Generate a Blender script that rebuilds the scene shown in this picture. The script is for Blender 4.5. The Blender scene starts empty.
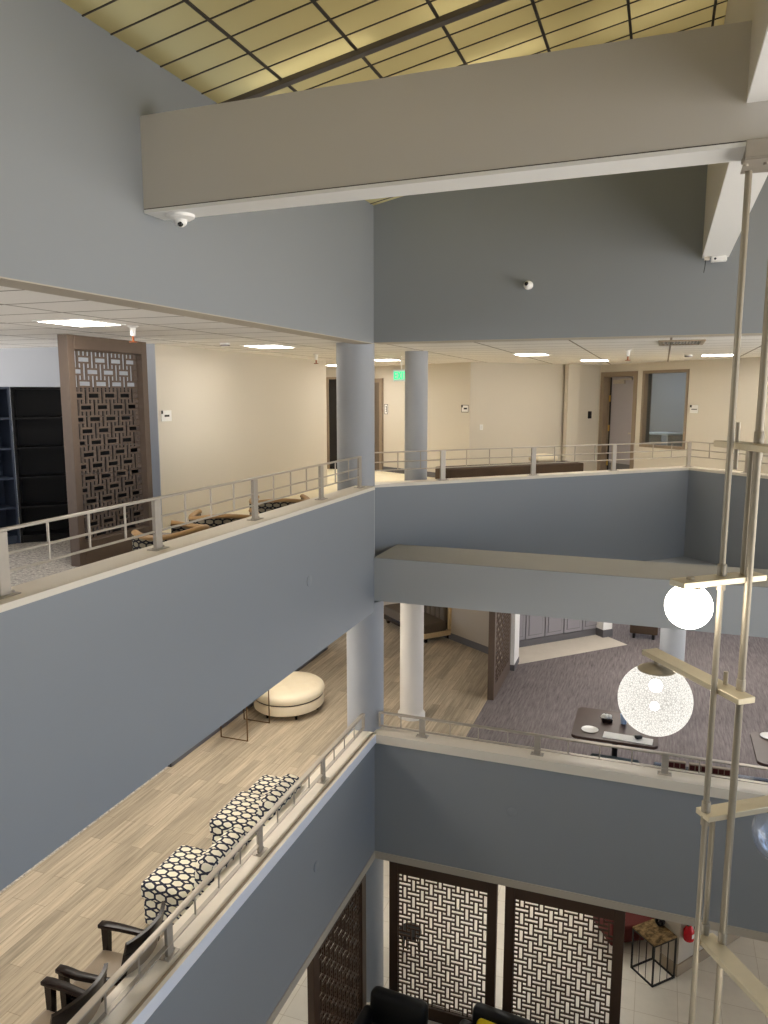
import bpy, bmesh, math, random
from math import pi, sin, cos, radians, sqrt, atan2
from mathutils import Matrix, Vector

random.seed(7)
SC = bpy.context.scene
COL = SC.collection

# ------------------------------------------------------------------ materials
MATS = {}


def mat_base(name):
    m = bpy.data.materials.new(name)
    m.use_nodes = True
    nt = m.node_tree
    for n in list(nt.nodes):
        nt.nodes.remove(n)
    out = nt.nodes.new('ShaderNodeOutputMaterial')
    MATS[name] = m
    return m, nt, out


def N(nt, typ, **kw):
    n = nt.nodes.new(typ)
    for k, v in kw.items():
        if k.startswith('i_'):
            n.inputs[k[2:].replace('_', ' ')].default_value = v
        else:
            setattr(n, k, v)
    return n


def L(nt, a, b):
    nt.links.new(a, b)


def srgb(r, g, b):
    f = lambda c: (c / 255 / 12.92) if c / 255 <= .04045 else ((c / 255 + .055) / 1.055) ** 2.4
    return (f(r), f(g), f(b), 1)


def principled(nt, out, col=(.8, .8, .8, 1), rough=.5, metal=0.0, spec=.5):
    p = nt.nodes.new('ShaderNodeBsdfPrincipled')
    p.inputs['Base Color'].default_value = col
    p.inputs['Roughness'].default_value = rough
    p.inputs['Metallic'].default_value = metal
    p.inputs['Specular IOR Level'].default_value = spec
    L(nt, p.outputs[0], out.inputs['Surface'])
    return p


def coords(nt, kind='Object', scale=(1, 1, 1), rot=(0, 0, 0)):
    tc = nt.nodes.new('ShaderNodeTexCoord')
    mp = nt.nodes.new('ShaderNodeMapping')
    mp.inputs['Scale'].default_value = scale
    mp.inputs['Rotation'].default_value = rot
    L(nt, tc.outputs[kind], mp.inputs['Vector'])
    return mp.outputs['Vector']


def plain(name, col, rough=.5, metal=0.0, spec=.4, var=.05, vscale=3.0, bump=0.0, bscale=150.0):
    """paint / metal / fabric: one colour with a faint procedural mottling and optional fine bump"""
    m, nt, out = mat_base(name)
    p = principled(nt, out, col, rough, metal, spec)
    v = coords(nt)
    no = N(nt, 'ShaderNodeTexNoise')
    no.inputs['Scale'].default_value = vscale
    no.inputs['Detail'].default_value = 3
    L(nt, v, no.inputs['Vector'])
    mx = N(nt, 'ShaderNodeMix', data_type='RGBA')
    mx.inputs[6].default_value = tuple(c * (1 - var) for c in col[:3]) + (1,)
    mx.inputs[7].default_value = tuple(min(1, c * (1 + var)) for c in col[:3]) + (1,)
    L(nt, no.outputs['Fac'], mx.inputs[0])
    L(nt, mx.outputs[2], p.inputs['Base Color'])
    if bump > 0:
        n2 = N(nt, 'ShaderNodeTexNoise')
        n2.inputs['Scale'].default_value = bscale
        n2.inputs['Detail'].default_value = 2
        L(nt, v, n2.inputs['Vector'])
        b = N(nt, 'ShaderNodeBump')
        b.inputs['Strength'].default_value = bump
        b.inputs['Distance'].default_value = .01
        L(nt, n2.outputs['Fac'], b.inputs['Height'])
        L(nt, b.outputs[0], p.inputs['Normal'])
    return m


def emit(name, col, strength):
    m, nt, out = mat_base(name)
    e = N(nt, 'ShaderNodeEmission')
    e.inputs['Color'].default_value = col
    e.inputs['Strength'].default_value = strength
    L(nt, e.outputs[0], out.inputs['Surface'])
    return m


def ramp(nt, fac, stops):
    r = nt.nodes.new('ShaderNodeValToRGB')
    el = r.color_ramp.elements
    while len(el) > 1:
        el.remove(el[-1])
    el[0].position, el[0].color = stops[0]
    for pos, c in stops[1:]:
        e = el.new(pos)
        e.color = c
    L(nt, fac, r.inputs['Fac'])
    return r.outputs['Color']


BLUE = plain('blue_grey_paint', srgb(144, 148, 152), .6, var=.02, vscale=.7, bump=.05)
COLUMN_P = plain('column_paint', srgb(166, 169, 174), .6, var=.02, bump=.06)
COLUMN_W = plain('column_cream_paint', srgb(222, 218, 212), .6, var=.02, bump=.06)
BEIGE = plain('beige_wall_paint', srgb(212, 204, 190), .6, var=.02, vscale=.6, bump=.05)
BEAMP = plain('beam_paint', srgb(206, 200, 191), .6, var=.02, vscale=.8, bump=.04)
GREYBEAM = plain('grey_beam_paint', srgb(180, 182, 182), .6, var=.02, vscale=.8)
GREYTOP = plain('grey_ledge_paint', srgb(160, 157, 148), .7, var=.05)  # darker, warmer grey than the beam faces
CREAM = plain('cream_ledge_paint', srgb(232, 222, 205), .45, var=.02)
TRIM = plain('taupe_trim_paint', srgb(186, 176, 160), .5, var=.02)
WHITE = plain('white_paint', srgb(246, 244, 240), .5, var=.01)
DAYLITW = plain('daylit_trim_paint', srgb(240, 243, 252), .45, var=.01)  # blue daylight put into the colour of the left trim face
DIMWALL = plain('dim_beige_paint', srgb(172, 162, 148), .6, var=.02)  # wall beige darkened to carry the dim light behind the settee
PANELD = plain('panel_groove_shade', srgb(104, 100, 106), .5, var=.02)  # groove shade put into the colour behind and between the panels
LIBR = plain('daylit_grey_paint', srgb(176, 180, 188), .6, var=.02)  # blue daylight toned into the library wall and the wall end
BASEB = plain('dark_vinyl_baseboard', srgb(98, 96, 98), .5, var=.04)
TAUPEB = plain('taupe_tile_baseboard', srgb(158, 142, 120), .45, var=.05)
STEEL = plain('brushed_steel', srgb(178, 169, 156), .45, metal=.4, var=.06, vscale=30)
NICKEL = plain('satin_nickel', srgb(158, 148, 130), .5, metal=.5, var=.04, vscale=25)
DARKNICK = plain('champagne_metal', srgb(208, 196, 168), .42, metal=.7, var=.05, vscale=20)
BRONZE = plain('bronze_metal', srgb(110, 84, 52), .4, metal=.7, var=.05)
BLACKM = plain('black_metal', srgb(24, 23, 23), .5, metal=.3, var=.1)
WOODS = plain('brown_screen_wood', srgb(98, 82, 70), .5, var=.10, vscale=12)
WOODD = plain('dark_screen_wood', srgb(70, 50, 36), .5, var=.10, vscale=12)
DARKWOOD = plain('espresso_wood', srgb(27, 17, 14), .26, spec=.2, var=.15, vscale=14)
TABLEW = plain('walnut_table_wood', srgb(72, 52, 44), .4, var=.12, vscale=10)
TANWOOD = plain('tan_bentwood', srgb(178, 140, 92), .45, var=.12, vscale=9)
BLEACH = plain('bleached_wood', srgb(202, 176, 134), .55, var=.22, vscale=16)
BROWNF = plain('brown_velvet', srgb(92, 80, 66), .8, var=.12, vscale=20, bump=.2)
DARKF = plain('dark_brown_fabric', srgb(74, 58, 44), .85, var=.12, vscale=14, bump=.2)
IVORY = plain('ivory_leather', srgb(236, 222, 194), .45, var=.04, vscale=6, bump=.08)
TAUPEL = plain('taupe_leather', srgb(142, 127, 108), .4, var=.05, vscale=6, bump=.08)
BLACKL = plain('black_leather', srgb(17, 16, 17), .42, var=.2, vscale=5, bump=.15)
DAYLITB = plain('daylit_black_laminate', srgb(62, 72, 92), .45, var=.06)  # black laminate with the blue daylight on the left bookcase painted in
BLACKB = plain('black_laminate', srgb(15, 14, 17), .5, var=.1)
YELLOW = plain('yellow_fabric', srgb(226, 196, 22), .85, var=.08, vscale=30, bump=.2)
MAROON = plain('maroon_fabric', srgb(92, 34, 30), .8, var=.12, vscale=20, bump=.2)
RED = plain('red_enamel', srgb(196, 22, 34), .25, var=.05)
TEAL = plain('dark_teal_vinyl', srgb(24, 48, 52), .4, var=.08)
DOORG = plain('grey_door_paint', srgb(158, 153, 158), .5, var=.02)
DOORF = plain('taupe_door_frame_paint', srgb(140, 124, 106), .5, var=.02)
DOORB = plain('brown_door_paint', srgb(98, 86, 74), .5, var=.04)
DARKV = plain('opening_shade_panel', srgb(24, 20, 18), .6, var=.1)  # near-black sheet painted in for the shade of openings
MAUVE = plain('mauve_panel_paint', srgb(146, 142, 146), .5, var=.03)
BRASS = plain('brass', srgb(196, 160, 80), .35, metal=.8)
COPPER = plain('copper', srgb(150, 84, 50), .4, metal=.8)
DARKGL = plain('dark_lens', srgb(14, 14, 16), .1, spec=.8)
PAPER = plain('white_paper', srgb(236, 234, 230), .7, var=.02)
PHOTO = plain('dark_red_print', srgb(74, 24, 24), .5, var=.5, vscale=60)
CERAM = plain('white_ceramic', srgb(240, 238, 232), .2, var=.01)
CLEARBLUE = plain('pale_blue_plastic', srgb(176, 196, 226), .2, var=.1, vscale=30)
MARBLE = None
ACOUST = plain('acoustic_tile_edge', srgb(225, 218, 206), .8)
DARKGRID = plain('dark_grid_metal', srgb(66, 58, 50), .5, var=.05)
DARKBEAM = plain('dark_bar_paint', srgb(98, 90, 84), .5, var=.05)

LIGHTP = emit('troffer_diffuser', (1, .94, .84, 1), 25.0)
LIGHTM = emit('fill_panel_mid', (1, .93, .83, 1), 15.5)
LIGHTG = emit('fill_panel_ground', (1, .96, .88, 1), 10.0)
LIGHTO = emit('fill_panel_office', (.80, .92, 1, 1), 5.0)
BULB = emit('bulb', (1, .92, .78, 1), 80)
GLOBEW = emit('opal_globe_glass', (1, .93, .82, 1), 20)
EXITG = emit('exit_green', (.05, .8, .25, 1), 1.6)
EXITW = emit('exit_face', (.62, .95, .7, 1), .75)
TUBE = emit('backlight_tube', (1, .96, .84, 1), 6.6)


def tile_material(name, base, line, bw, rh, mortar, var, rough=.7, offset=0.0, rot=0.0, grain=None, spec=.3, squash=1.0):
    m, nt, out = mat_base(name)
    p = principled(nt, out, base, rough, 0, spec)
    v = coords(nt, rot=(0, 0, rot))
    b = N(nt, 'ShaderNodeTexBrick')
    b.offset = offset
    b.inputs['Scale'].default_value = 1
    b.inputs['Brick Width'].default_value = bw
    b.inputs['Row Height'].default_value = rh
    b.inputs['Mortar Size'].default_value = mortar
    b.inputs['Mortar Smooth'].default_value = 0
    b.inputs['Bias'].default_value = 0
    b.inputs['Color1'].default_value = tuple(c * (1 - var) for c in base[:3]) + (1,)
    b.inputs['Color2'].default_value = tuple(min(1, c * (1 + var)) for c in base[:3]) + (1,)
    b.inputs['Mortar'].default_value = line
    L(nt, v, b.inputs['Vector'])
    src = b.outputs['Color']
    if grain:
        sc, amt = grain
        mp = N(nt, 'ShaderNodeMapping')
        mp.inputs['Scale'].default_value = sc
        L(nt, v, mp.inputs['Vector'])
        no = N(nt, 'ShaderNodeTexNoise')
        no.inputs['Scale'].default_value = 1
        no.inputs['Detail'].default_value = 5
        no.inputs['Roughness'].default_value = .65
        L(nt, mp.outputs[0], no.inputs['Vector'])
        g = ramp(nt, no.outputs['Fac'], [(.25, (1 - amt,) * 3 + (1,)), (.75, (1 + amt * .6,) * 3 + (1,))])
        mx = N(nt, 'ShaderNodeMix', data_type='RGBA', blend_type='MULTIPLY')
        mx.inputs[0].default_value = 1
        L(nt, src, mx.inputs[6])
        L(nt, g, mx.inputs[7])
        src = mx.outputs[2]
    L(nt, src, p.inputs['Base Color'])
    return m


CEILT = tile_material('acoustic_ceiling_tile', srgb(248, 244, 238), srgb(140, 128, 114), 1.22, .61, .013, .02, .85, grain=((40, 40, 40), .06))
WOODFL = tile_material('oak_plank_floor', srgb(182, 168, 146), srgb(130, 116, 98), 1.25, .15, .002, .17, .42, offset=.37, rot=pi / 2,
                       grain=((1.4, 26, 8), .42))
GROUNDT = tile_material('cream_stone_tile', srgb(220, 213, 200), srgb(190, 178, 160), .61, .61, .004, .02, .35, grain=((3, 3, 3), .08))
PANELM = tile_material('mauve_wall', srgb(140, 133, 136), srgb(110, 104, 108), .5, 3, .006, .02, .5)


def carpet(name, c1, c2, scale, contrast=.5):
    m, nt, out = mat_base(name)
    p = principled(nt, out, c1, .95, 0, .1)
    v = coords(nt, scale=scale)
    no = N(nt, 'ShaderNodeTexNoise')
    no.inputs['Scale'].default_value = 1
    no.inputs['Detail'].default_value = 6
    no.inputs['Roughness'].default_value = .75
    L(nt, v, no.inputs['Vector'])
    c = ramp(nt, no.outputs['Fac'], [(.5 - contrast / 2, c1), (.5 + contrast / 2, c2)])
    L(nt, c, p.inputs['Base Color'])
    return m


CARPET = carpet('grey_streaked_carpet', srgb(84, 78, 80), srgb(150, 142, 142), (34, 2.4, 20), .46)
SPECK = carpet('speckled_grey_carpet', srgb(112, 108, 108), srgb(226, 220, 212), (30, 22, 30), .3)
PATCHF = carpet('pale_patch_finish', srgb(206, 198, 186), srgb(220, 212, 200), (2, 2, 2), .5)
CREAMF = carpet('cream_floor_finish', srgb(232, 220, 190), srgb(244, 234, 208), (2, 2, 2), .5)


MARBLE = carpet('mottled_brown_marble', srgb(54, 42, 30), srgb(158, 132, 92), (9, 14, 14), .3)


def trellis(name, light, dark, px=.135, py=.22):
    """interlaced wavy bands on cream cloth, laid out on the mesh's own UVs (metres)"""
    m, nt, out = mat_base(name)
    p = principled(nt, out, light, .85, 0, .15)
    tc = N(nt, 'ShaderNodeTexCoord')
    sx = N(nt, 'ShaderNodeSeparateXYZ')
    L(nt, tc.outputs['UV'], sx.inputs[0])

    def M(op, a, b=None, c=None):
        n = N(nt, 'ShaderNodeMath', operation=op)
        for i, q in enumerate((a, b, c)):
            if q is None:
                continue
            if isinstance(q, (int, float)):
                n.inputs[i].default_value = q
            else:
                L(nt, q, n.inputs[i])
        return n.outputs[0]
    ph = M('MULTIPLY', sx.outputs['Y'], 2 * pi / py)
    A = .50
    # a clipped sine gives the straight runs between the loops
    s = M('MULTIPLY', M('MINIMUM', M('MAXIMUM', M('MULTIPLY', M('SINE', ph), 1.25), -1), 1), A)
    u = M('DIVIDE', sx.outputs['X'], px)
    # keep the band width even where the band runs diagonally
    k = M('MULTIPLY', M('MAXIMUM', M('SUBTRACT', M('ABSOLUTE', M('COSINE', ph)), .45), 0), A * 1.25 * 2 * pi * px / py / .55)
    thr = M('MULTIPLY', M('SQRT', M('ADD', M('MULTIPLY', k, k), 1)), .098)
    masks = []
    for sg in (1, -1):
        w = M('MULTIPLY_ADD', s, float(sg), u)
        d = M('ABSOLUTE', M('SUBTRACT', M('FRACT', w), .5))
        masks.append(M('LESS_THAN', d, thr))
    t = masks[0]
    for q in masks[1:]:
        t = M('MAXIMUM', t, q)
    mx = N(nt, 'ShaderNodeMix', data_type='RGBA')
    mx.inputs[6].default_value = light
    mx.inputs[7].default_value = dark
    L(nt, t, mx.inputs[0])
    L(nt, mx.outputs[2], p.inputs['Base Color'])
    return m


TRELLIS_S = trellis('small_dark_trellis_fabric', srgb(150, 140, 118), srgb(34, 34, 40), .09, .13)
TRELLIS = trellis('navy_trellis_fabric', srgb(232, 226, 206), srgb(50, 52, 66))


def make_luminous():
    m, nt, out = mat_base('yellowed_acrylic_panel')
    t = N(nt, 'ShaderNodeBsdfTranslucent')
    d = N(nt, 'ShaderNodeBsdfDiffuse')
    t.inputs['Color'].default_value = srgb(220, 204, 150)
    d.inputs['Color'].default_value = srgb(176, 164, 126)
    mx = N(nt, 'ShaderNodeMixShader')
    mx.inputs[0].default_value = .35
    L(nt, t.outputs[0], mx.inputs[1])
    L(nt, d.outputs[0], mx.inputs[2])
    L(nt, mx.outputs[0], out.inputs['Surface'])
    return m


ACRYL = make_luminous()


def make_crackle():
    m, nt, out = mat_base('crackle_globe_glass')
    v = coords(nt)
    vo = N(nt, 'ShaderNodeTexVoronoi', feature='DISTANCE_TO_EDGE')
    vo.inputs['Scale'].default_value = 62
    L(nt, v, vo.inputs['Vector'])
    c = ramp(nt, vo.outputs['Distance'], [(.0, (.46, .43, .38, 1)), (.14, (1.0, .96, .88, 1))])
    e = N(nt, 'ShaderNodeEmission')
    L(nt, c, e.inputs['Color'])
    e.inputs['Strength'].default_value = 1.2
    tr = N(nt, 'ShaderNodeBsdfTransparent')
    lw = N(nt, 'ShaderNodeLayerWeight')
    lw.inputs['Blend'].default_value = .3
    f = ramp(nt, lw.outputs['Facing'], [(.0, (.62, .62, .62, 1)), (.75, (1, 1, 1, 1))])
    mx = N(nt, 'ShaderNodeMixShader')
    L(nt, f, mx.inputs[0])
    L(nt, tr.outputs[0], mx.inputs[1])
    L(nt, e.outputs[0], mx.inputs[2])
    L(nt, mx.outputs[0], out.inputs['Surface'])
    return m


CRACK = make_crackle()


def make_clear():
    m, nt, out = mat_base('clear_bubbled_glass')
    v = coords(nt)
    vo = N(nt, 'ShaderNodeTexVoronoi')
    vo.inputs['Scale'].default_value = 22
    L(nt, v, vo.inputs['Vector'])
    b = N(nt, 'ShaderNodeBump')
    b.inputs['Strength'].default_value = .25
    b.inputs['Distance'].default_value = .02
    L(nt, vo.outputs['Distance'], b.inputs['Height'])
    g = N(nt, 'ShaderNodeBsdfGlossy')
    g.inputs['Color'].default_value = (.95, .97, 1, 1)
    g.inputs['Roughness'].default_value = .08
    L(nt, b.outputs[0], g.inputs['Normal'])
    tr = N(nt, 'ShaderNodeBsdfTransparent')
    tr.inputs['Color'].default_value = (.86, .90, .96, 1)
    df = N(nt, 'ShaderNodeBsdfDiffuse')
    df.inputs['Color'].default_value = (.62, .72, .92, 1)
    g.inputs['Roughness'].default_value = .22
    m1 = N(nt, 'ShaderNodeMixShader')
    m1.inputs[0].default_value = .22
    L(nt, tr.outputs[0], m1.inputs[1])
    L(nt, df.outputs[0], m1.inputs[2])
    lw = N(nt, 'ShaderNodeLayerWeight')
    lw.inputs['Blend'].default_value = .35
    L(nt, b.outputs[0], lw.inputs['Normal'])
    mx = N(nt, 'ShaderNodeMixShader')
    L(nt, lw.outputs['Fresnel'], mx.inputs[0])
    L(nt, m1.outputs[0], mx.inputs[1])
    L(nt, g.outputs[0], mx.inputs[2])
    L(nt, mx.outputs[0], out.inputs['Surface'])
    return m


CLEAR = make_clear()


def make_window_glass():
    m, nt, out = mat_base('window_glass')
    g = N(nt, 'ShaderNodeBsdfGlossy')
    g.inputs['Roughness'].default_value = .03
    tr = N(nt, 'ShaderNodeBsdfTransparent')
    tr.inputs['Color'].default_value = (.80, .87, .92, 1)
    mx = N(nt, 'ShaderNodeMixShader')
    mx.inputs[0].default_value = .10
    L(nt, tr.outputs[0], mx.inputs[1])
    L(nt, g.outputs[0], mx.inputs[2])
    L(nt, mx.outputs[0], out.inputs['Surface'])
    return m


WGLASS = make_window_glass()


# ------------------------------------------------------------------ mesh builder
class MB:
    def __init__(self):
        self.bm = bmesh.new()
        self.M = Matrix.Identity(4)

    def at(self, x=0, y=0, z=0, rz=0, M=None):
        self.M = Matrix.Translation((x, y, z)) @ Matrix.Rotation(rz, 4, 'Z') @ (M or Matrix.Identity(4))
        return self

    def V(self, p):
        return self.bm.verts.new(self.M @ Vector(p))

    def box(self, x0, x1, y0, y1, z0, z1):
        v = [self.V((x, y, z)) for z in (z0, z1) for y in (y0, y1) for x in (x0, x1)]
        for f in ((0, 2, 3, 1), (4, 5, 7, 6), (0, 1, 5, 4), (2, 6, 7, 3), (0, 4, 6, 2), (1, 3, 7, 5)):
            self.bm.faces.new([v[i] for i in f])
        return self

    def rbox(self, x0, x1, y0, y1, z0, z1, r=.02, seg=3, bulge=0.0):
        t = bmesh.new()
        bmesh.ops.create_cube(t, size=1)
        bmesh.ops.scale(t, vec=(x1 - x0, y1 - y0, z1 - z0), verts=t.verts)
        bmesh.ops.bevel(t, geom=list(t.edges), offset=r, segments=seg, profile=.5, affect='EDGES', clamp_overlap=True)
        if bulge:
            bmesh.ops.subdivide_edges(t, edges=list(t.edges), cuts=2, use_grid_fill=True)
            hx, hy, hz = (x1 - x0) / 2, (y1 - y0) / 2, (z1 - z0) / 2
            for v in t.verts:
                fx, fy, fz = v.co.x / hx, v.co.y / hy, v.co.z / hz
                v.co.z += bulge * fz * max(0, 1 - fx * fx) * max(0, 1 - fy * fy)
        bmesh.ops.translate(t, vec=((x0 + x1) / 2, (y0 + y1) / 2, (z0 + z1) / 2), verts=t.verts)
        self.merge(t)
        return self

    def merge(self, t):
        mp = {v: self.V(v.co) for v in t.verts}
        for f in t.faces:
            try:
                self.bm.faces.new([mp[v] for v in f.verts])
            except ValueError:
                pass
        t.free()

    def prism(self, poly, z0, z1):
        a = [self.V((x, y, z0)) for x, y in poly]
        b = [self.V((x, y, z1)) for x, y in poly]
        n = len(poly)
        self.bm.faces.new(a[::-1])
        self.bm.faces.new(b)
        for i in range(n):
            self.bm.faces.new((a[i], a[(i + 1) % n], b[(i + 1) % n], b[i]))
        return self

    def hexa(self, pts):
        """8 points: 4 bottom ring, 4 top ring"""
        v = [self.V(p) for p in pts]
        for f in ((3, 2, 1, 0), (4, 5, 6, 7), (0, 1, 5, 4), (1, 2, 6, 5), (2, 3, 7, 6), (3, 0, 4, 7)):
            self.bm.faces.new([v[i] for i in f])
        return self

    def tube(self, pts, r, n=10, closed=False, flat=1.0):
        P = [Vector(p) for p in pts]
        m = len(P)
        rs = r if isinstance(r, (list, tuple)) else [r] * m
        rings = []
        up = Vector((0, 0, 1))
        prev = None
        for i in range(m):
            a = P[(i - 1) % m] if (closed or i > 0) else P[i]
            b = P[(i + 1) % m] if (closed or i < m - 1) else P[i]
            d = (b - a).normalized()
            if prev is None:
                s = d.cross(up)
                if s.length < 1e-3:
                    s = d.cross(Vector((0, 1, 0)))
                s.normalize()
            else:
                s = (prev - d * prev.dot(d)).normalized()
            prev = s
            t = s.cross(d).normalized()
            rings.append([self.V(P[i] + (s * cos(2 * pi * k / n) + t * sin(2 * pi * k / n) * flat) * rs[i]) for k in range(n)])
        rng = range(m if closed else m - 1)
        for i in rng:
            A, B = rings[i], rings[(i + 1) % m]
            for k in range(n):
                self.bm.faces.new((A[k], A[(k + 1) % n], B[(k + 1) % n], B[k]))
        if not closed:
            self.bm.faces.new(rings[0][::-1])
            self.bm.faces.new(rings[-1])
        return self

    def lathe(self, prof, n=32, sx=1.0, sy=1.0, fn=None):
        rings = []
        for (r, z) in prof:
            if r < 1e-6:
                rings.append([self.V((0, 0, z))])
            else:
                ring = []
                for k in range(n):
                    a = 2 * pi * k / n
                    x, y, zz = r * cos(a) * sx, r * sin(a) * sy, z
                    if fn:
                        x, y, zz = fn(x, y, zz)
                    ring.append(self.V((x, y, zz)))
                rings.append(ring)
        for A, B in zip(rings, rings[1:]):
            if len(A) == 1 and len(B) == 1:
                continue
            for k in range(n):
                if len(A) == 1:
                    self.bm.faces.new((A[0], B[(k + 1) % n], B[k]))
                elif len(B) == 1:
                    self.bm.faces.new((A[k], A[(k + 1) % n], B[0]))
                else:
                    self.bm.faces.new((A[k], A[(k + 1) % n], B[(k + 1) % n], B[k]))
        if len(rings[0]) > 1:
            self.bm.faces.new(rings[0][::-1])
        if len(rings[-1]) > 1:
            self.bm.faces.new(rings[-1])
        return self

    def cyl(self, x, y, z0, z1, r, n=24):
        keep = self.M
        self.M = keep @ Matrix.Translation((x, y, 0))
        self.lathe([(r, z0), (r, z1)], n)
        self.M = keep
        return self

    def sphere(self, x, y, z, r, n=24, m=14, sz=1.0):
        keep = self.M
        self.M = keep @ Matrix.Translation((x, y, z))
        prof = [(r * sin(pi * i / m), -r * cos(pi * i / m) * sz) for i in range(m + 1)]
        prof[0] = (0, prof[0][1])
        prof[-1] = (0, prof[-1][1])
        self.lathe(prof, n)
        self.M = keep
        return self

    def disc_x(self, x, y, z, r, t, n=24):
        """short cylinder whose axis is +X"""
        keep = self.M
        self.M = keep @ Matrix.Translation((x, y, z)) @ Matrix.Rotation(pi / 2, 4, 'Y')
        self.lathe([(0, 0), (r, 0), (r, t * .7), (r * .9, t), (0, t)], n)
        self.M = keep
        return self

    def sweep(self, prof, path, closed_prof=True):
        """sweep a 2-D profile (offset along the plan normal, z) along plan points [(x,y,nx,ny)]"""
        rings = [[self.V((x + o * nx, y + o * ny, z)) for (o, z) in prof] for (x, y, nx, ny) in path]
        k = len(prof)
        for A, B in zip(rings, rings[1:]):
            for i in range(k if closed_prof else k - 1):
                self.bm.faces.new((A[i], A[(i + 1) % k], B[(i + 1) % k], B[i]))
        if closed_prof:
            self.bm.faces.new(rings[0][::-1])
            self.bm.faces.new(rings[-1])
        return self

    def build(self, name, mat, parent=None, smooth=True, kind=None, angle=38):
        bmesh.ops.recalc_face_normals(self.bm, faces=list(self.bm.faces))
        me = bpy.data.meshes.new(name)
        uv = self.bm.loops.layers.uv.new('UVMap')
        for f in self.bm.faces:
            n = f.normal
            ax = max(range(3), key=lambda i: abs(n[i]))
            for lp in f.loops:
                c = lp.vert.co
                lp[uv].uv = ((c.y, c.z), (c.x, c.z), (c.x, c.y))[ax]
        self.bm.to_mesh(me)
        self.bm.free()
        me.materials.append(mat)
        if smooth:
            me.polygons.foreach_set('use_smooth', [True] * len(me.polygons))
            me.set_sharp_from_angle(angle=radians(angle))
        o = bpy.data.objects.new(name, me)
        COL.objects.link(o)
        if parent:
            o.parent = parent
        if kind:
            o['kind'] = kind
        return o


def struct(name, mb, mat, parent=None, smooth=False):
    return mb.build(name, mat, parent, smooth=smooth, kind='structure')


def thing(name, label, cat, loc=(0, 0, 0), rz=0.0, group=None):
    o = bpy.data.objects.new(name, None)
    o.empty_display_size = .1
    COL.objects.link(o)
    o.location = loc
    o.rotation_euler = (0, 0, rz)
    o['label'] = label
    o['category'] = cat
    if group:
        o['group'] = group
    return o


def tag(o, label, cat, group=None):
    o['label'] = label
    o['category'] = cat
    if group:
        o['group'] = group
    return o


def dup(root, loc, rz, label, group=None):
    r = root.copy()
    COL.objects.link(r)
    r.location = loc
    r.rotation_euler = (0, 0, rz)
    r['label'] = label
    if group:
        r['group'] = group
    for ch in list(root.children):
        c = ch.copy()
        COL.objects.link(c)
        c.parent = r
        for g in list(ch.children):
            d = g.copy()
            COL.objects.link(d)
            d.parent = c
    return r


# ------------------------------------------------------------------ heights
F0, F1, F2 = 0.0, 3.6, 7.2
CE2 = 9.75            # upper ceiling
CE1 = 6.12            # middle ceiling at the left
CE0 = 2.42            # ground ceiling
LED = 7.845           # top of the upper parapet cap (left)
LED45 = 7.78
YB = -14.0            # how far the atrium runs towards the viewer
RX = 4.07             # ridge of the luminous ceiling
R2 = sqrt(2)

# ------------------------------------------------------------------ setting: left side
struct('wall_left', MB().box(-.26, 0, YB, 0, 9.73, 11.60), BLUE)
struct('trim_1', MB().box(-.262, -.001, YB, 0, 9.722, 9.73), TRIM)
struct('wall_left_parapet', MB().box(-.25, 0, YB, 0, 6.11, 7.80), BLUE)
struct('trim_2', MB().box(-.27, .014, YB, .0, 7.80, LED), CREAM)
struct('wall_left_lower_parapet', MB().box(-.25, 0, YB, 0, 2.53, 4.20), BLUE)
struct('trim_3', MB().box(-.32, .03, YB, .03, 4.20, 4.33), CREAM)
struct('trim_19', MB().box(.0305, .035, YB, .035, 4.205, 4.328), DAYLITW)
struct('trim_4', MB().box(-.25, .012, YB, .0, 2.42, 2.53), TRIM)

# back side
bw = MB()
bw.hexa([(0, 0, 9.74), (8.14, 0, 9.74), (8.14, .26, 9.74), (0, .26, 9.74),
         (0, 0, 11.6), (8.14, 0, 11.6), (8.14, .26, 11.6), (0, .26, 11.6)])
bw.hexa([(0, 0, 11.6), (8.14, 0, 11.6), (8.14, .26, 11.6), (0, .26, 11.6),
         (RX - .1, 0, 12.5), (RX + .1, 0, 12.5), (RX + .1, .26, 12.5), (RX - .1, .26, 12.5)])
struct('wall_back', bw, BLUE)
struct('trim_5', MB().box(0, 8.14, .001, .262, 9.732, 9.74), TRIM)
struct('wall_back_beam', MB().box(0.0, 8.14, 0, 1.0, 6.262, 6.86), GREYBEAM)
struct('trim_6', MB().box(0.0, 8.14, -.004, 1.0, 6.86, 6.868), GREYTOP)
struct('wall_back_lower_parapet', MB().box(0, 8.14, 0, .25, 2.53, 4.20), BLUE)
struct('trim_7', MB().box(-.02, 8.14, -.03, .32, 4.20, 4.33), CREAM)
struct('trim_8', MB().box(0, 8.14, -.012, .25, 2.42, 2.53), TRIM)

# notched upper parapet: two walls at 45 degrees meeting behind the beam
APX = (4.10, 5.10)


def par45(z0, z1, o0, o1):
    s = 1 / R2
    p = [(-.42 + o0 * -s, .58 + o0 * s), (APX[0], APX[1] + o0 * R2), (8.4 + o0 * s, .80 + o0 * s),
         (8.4 + o1 * s, .80 + o1 * s), (APX[0], APX[1] + o1 * R2), (-.42 + o1 * -s, .58 + o1 * s)]
    return MB().prism(p, z0, z1)


struct('wall_back_parapet', par45(6.10, 7.735, 0, .24), BLUE)
struct('trim_9', par45(7.735, LED45, -.014, .26), CREAM)
struct('floor_notch', MB().prism([(-.2, .8), (8.4, .8), (APX[0], APX[1])], 6.11, 6.16), BLUE)

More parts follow.
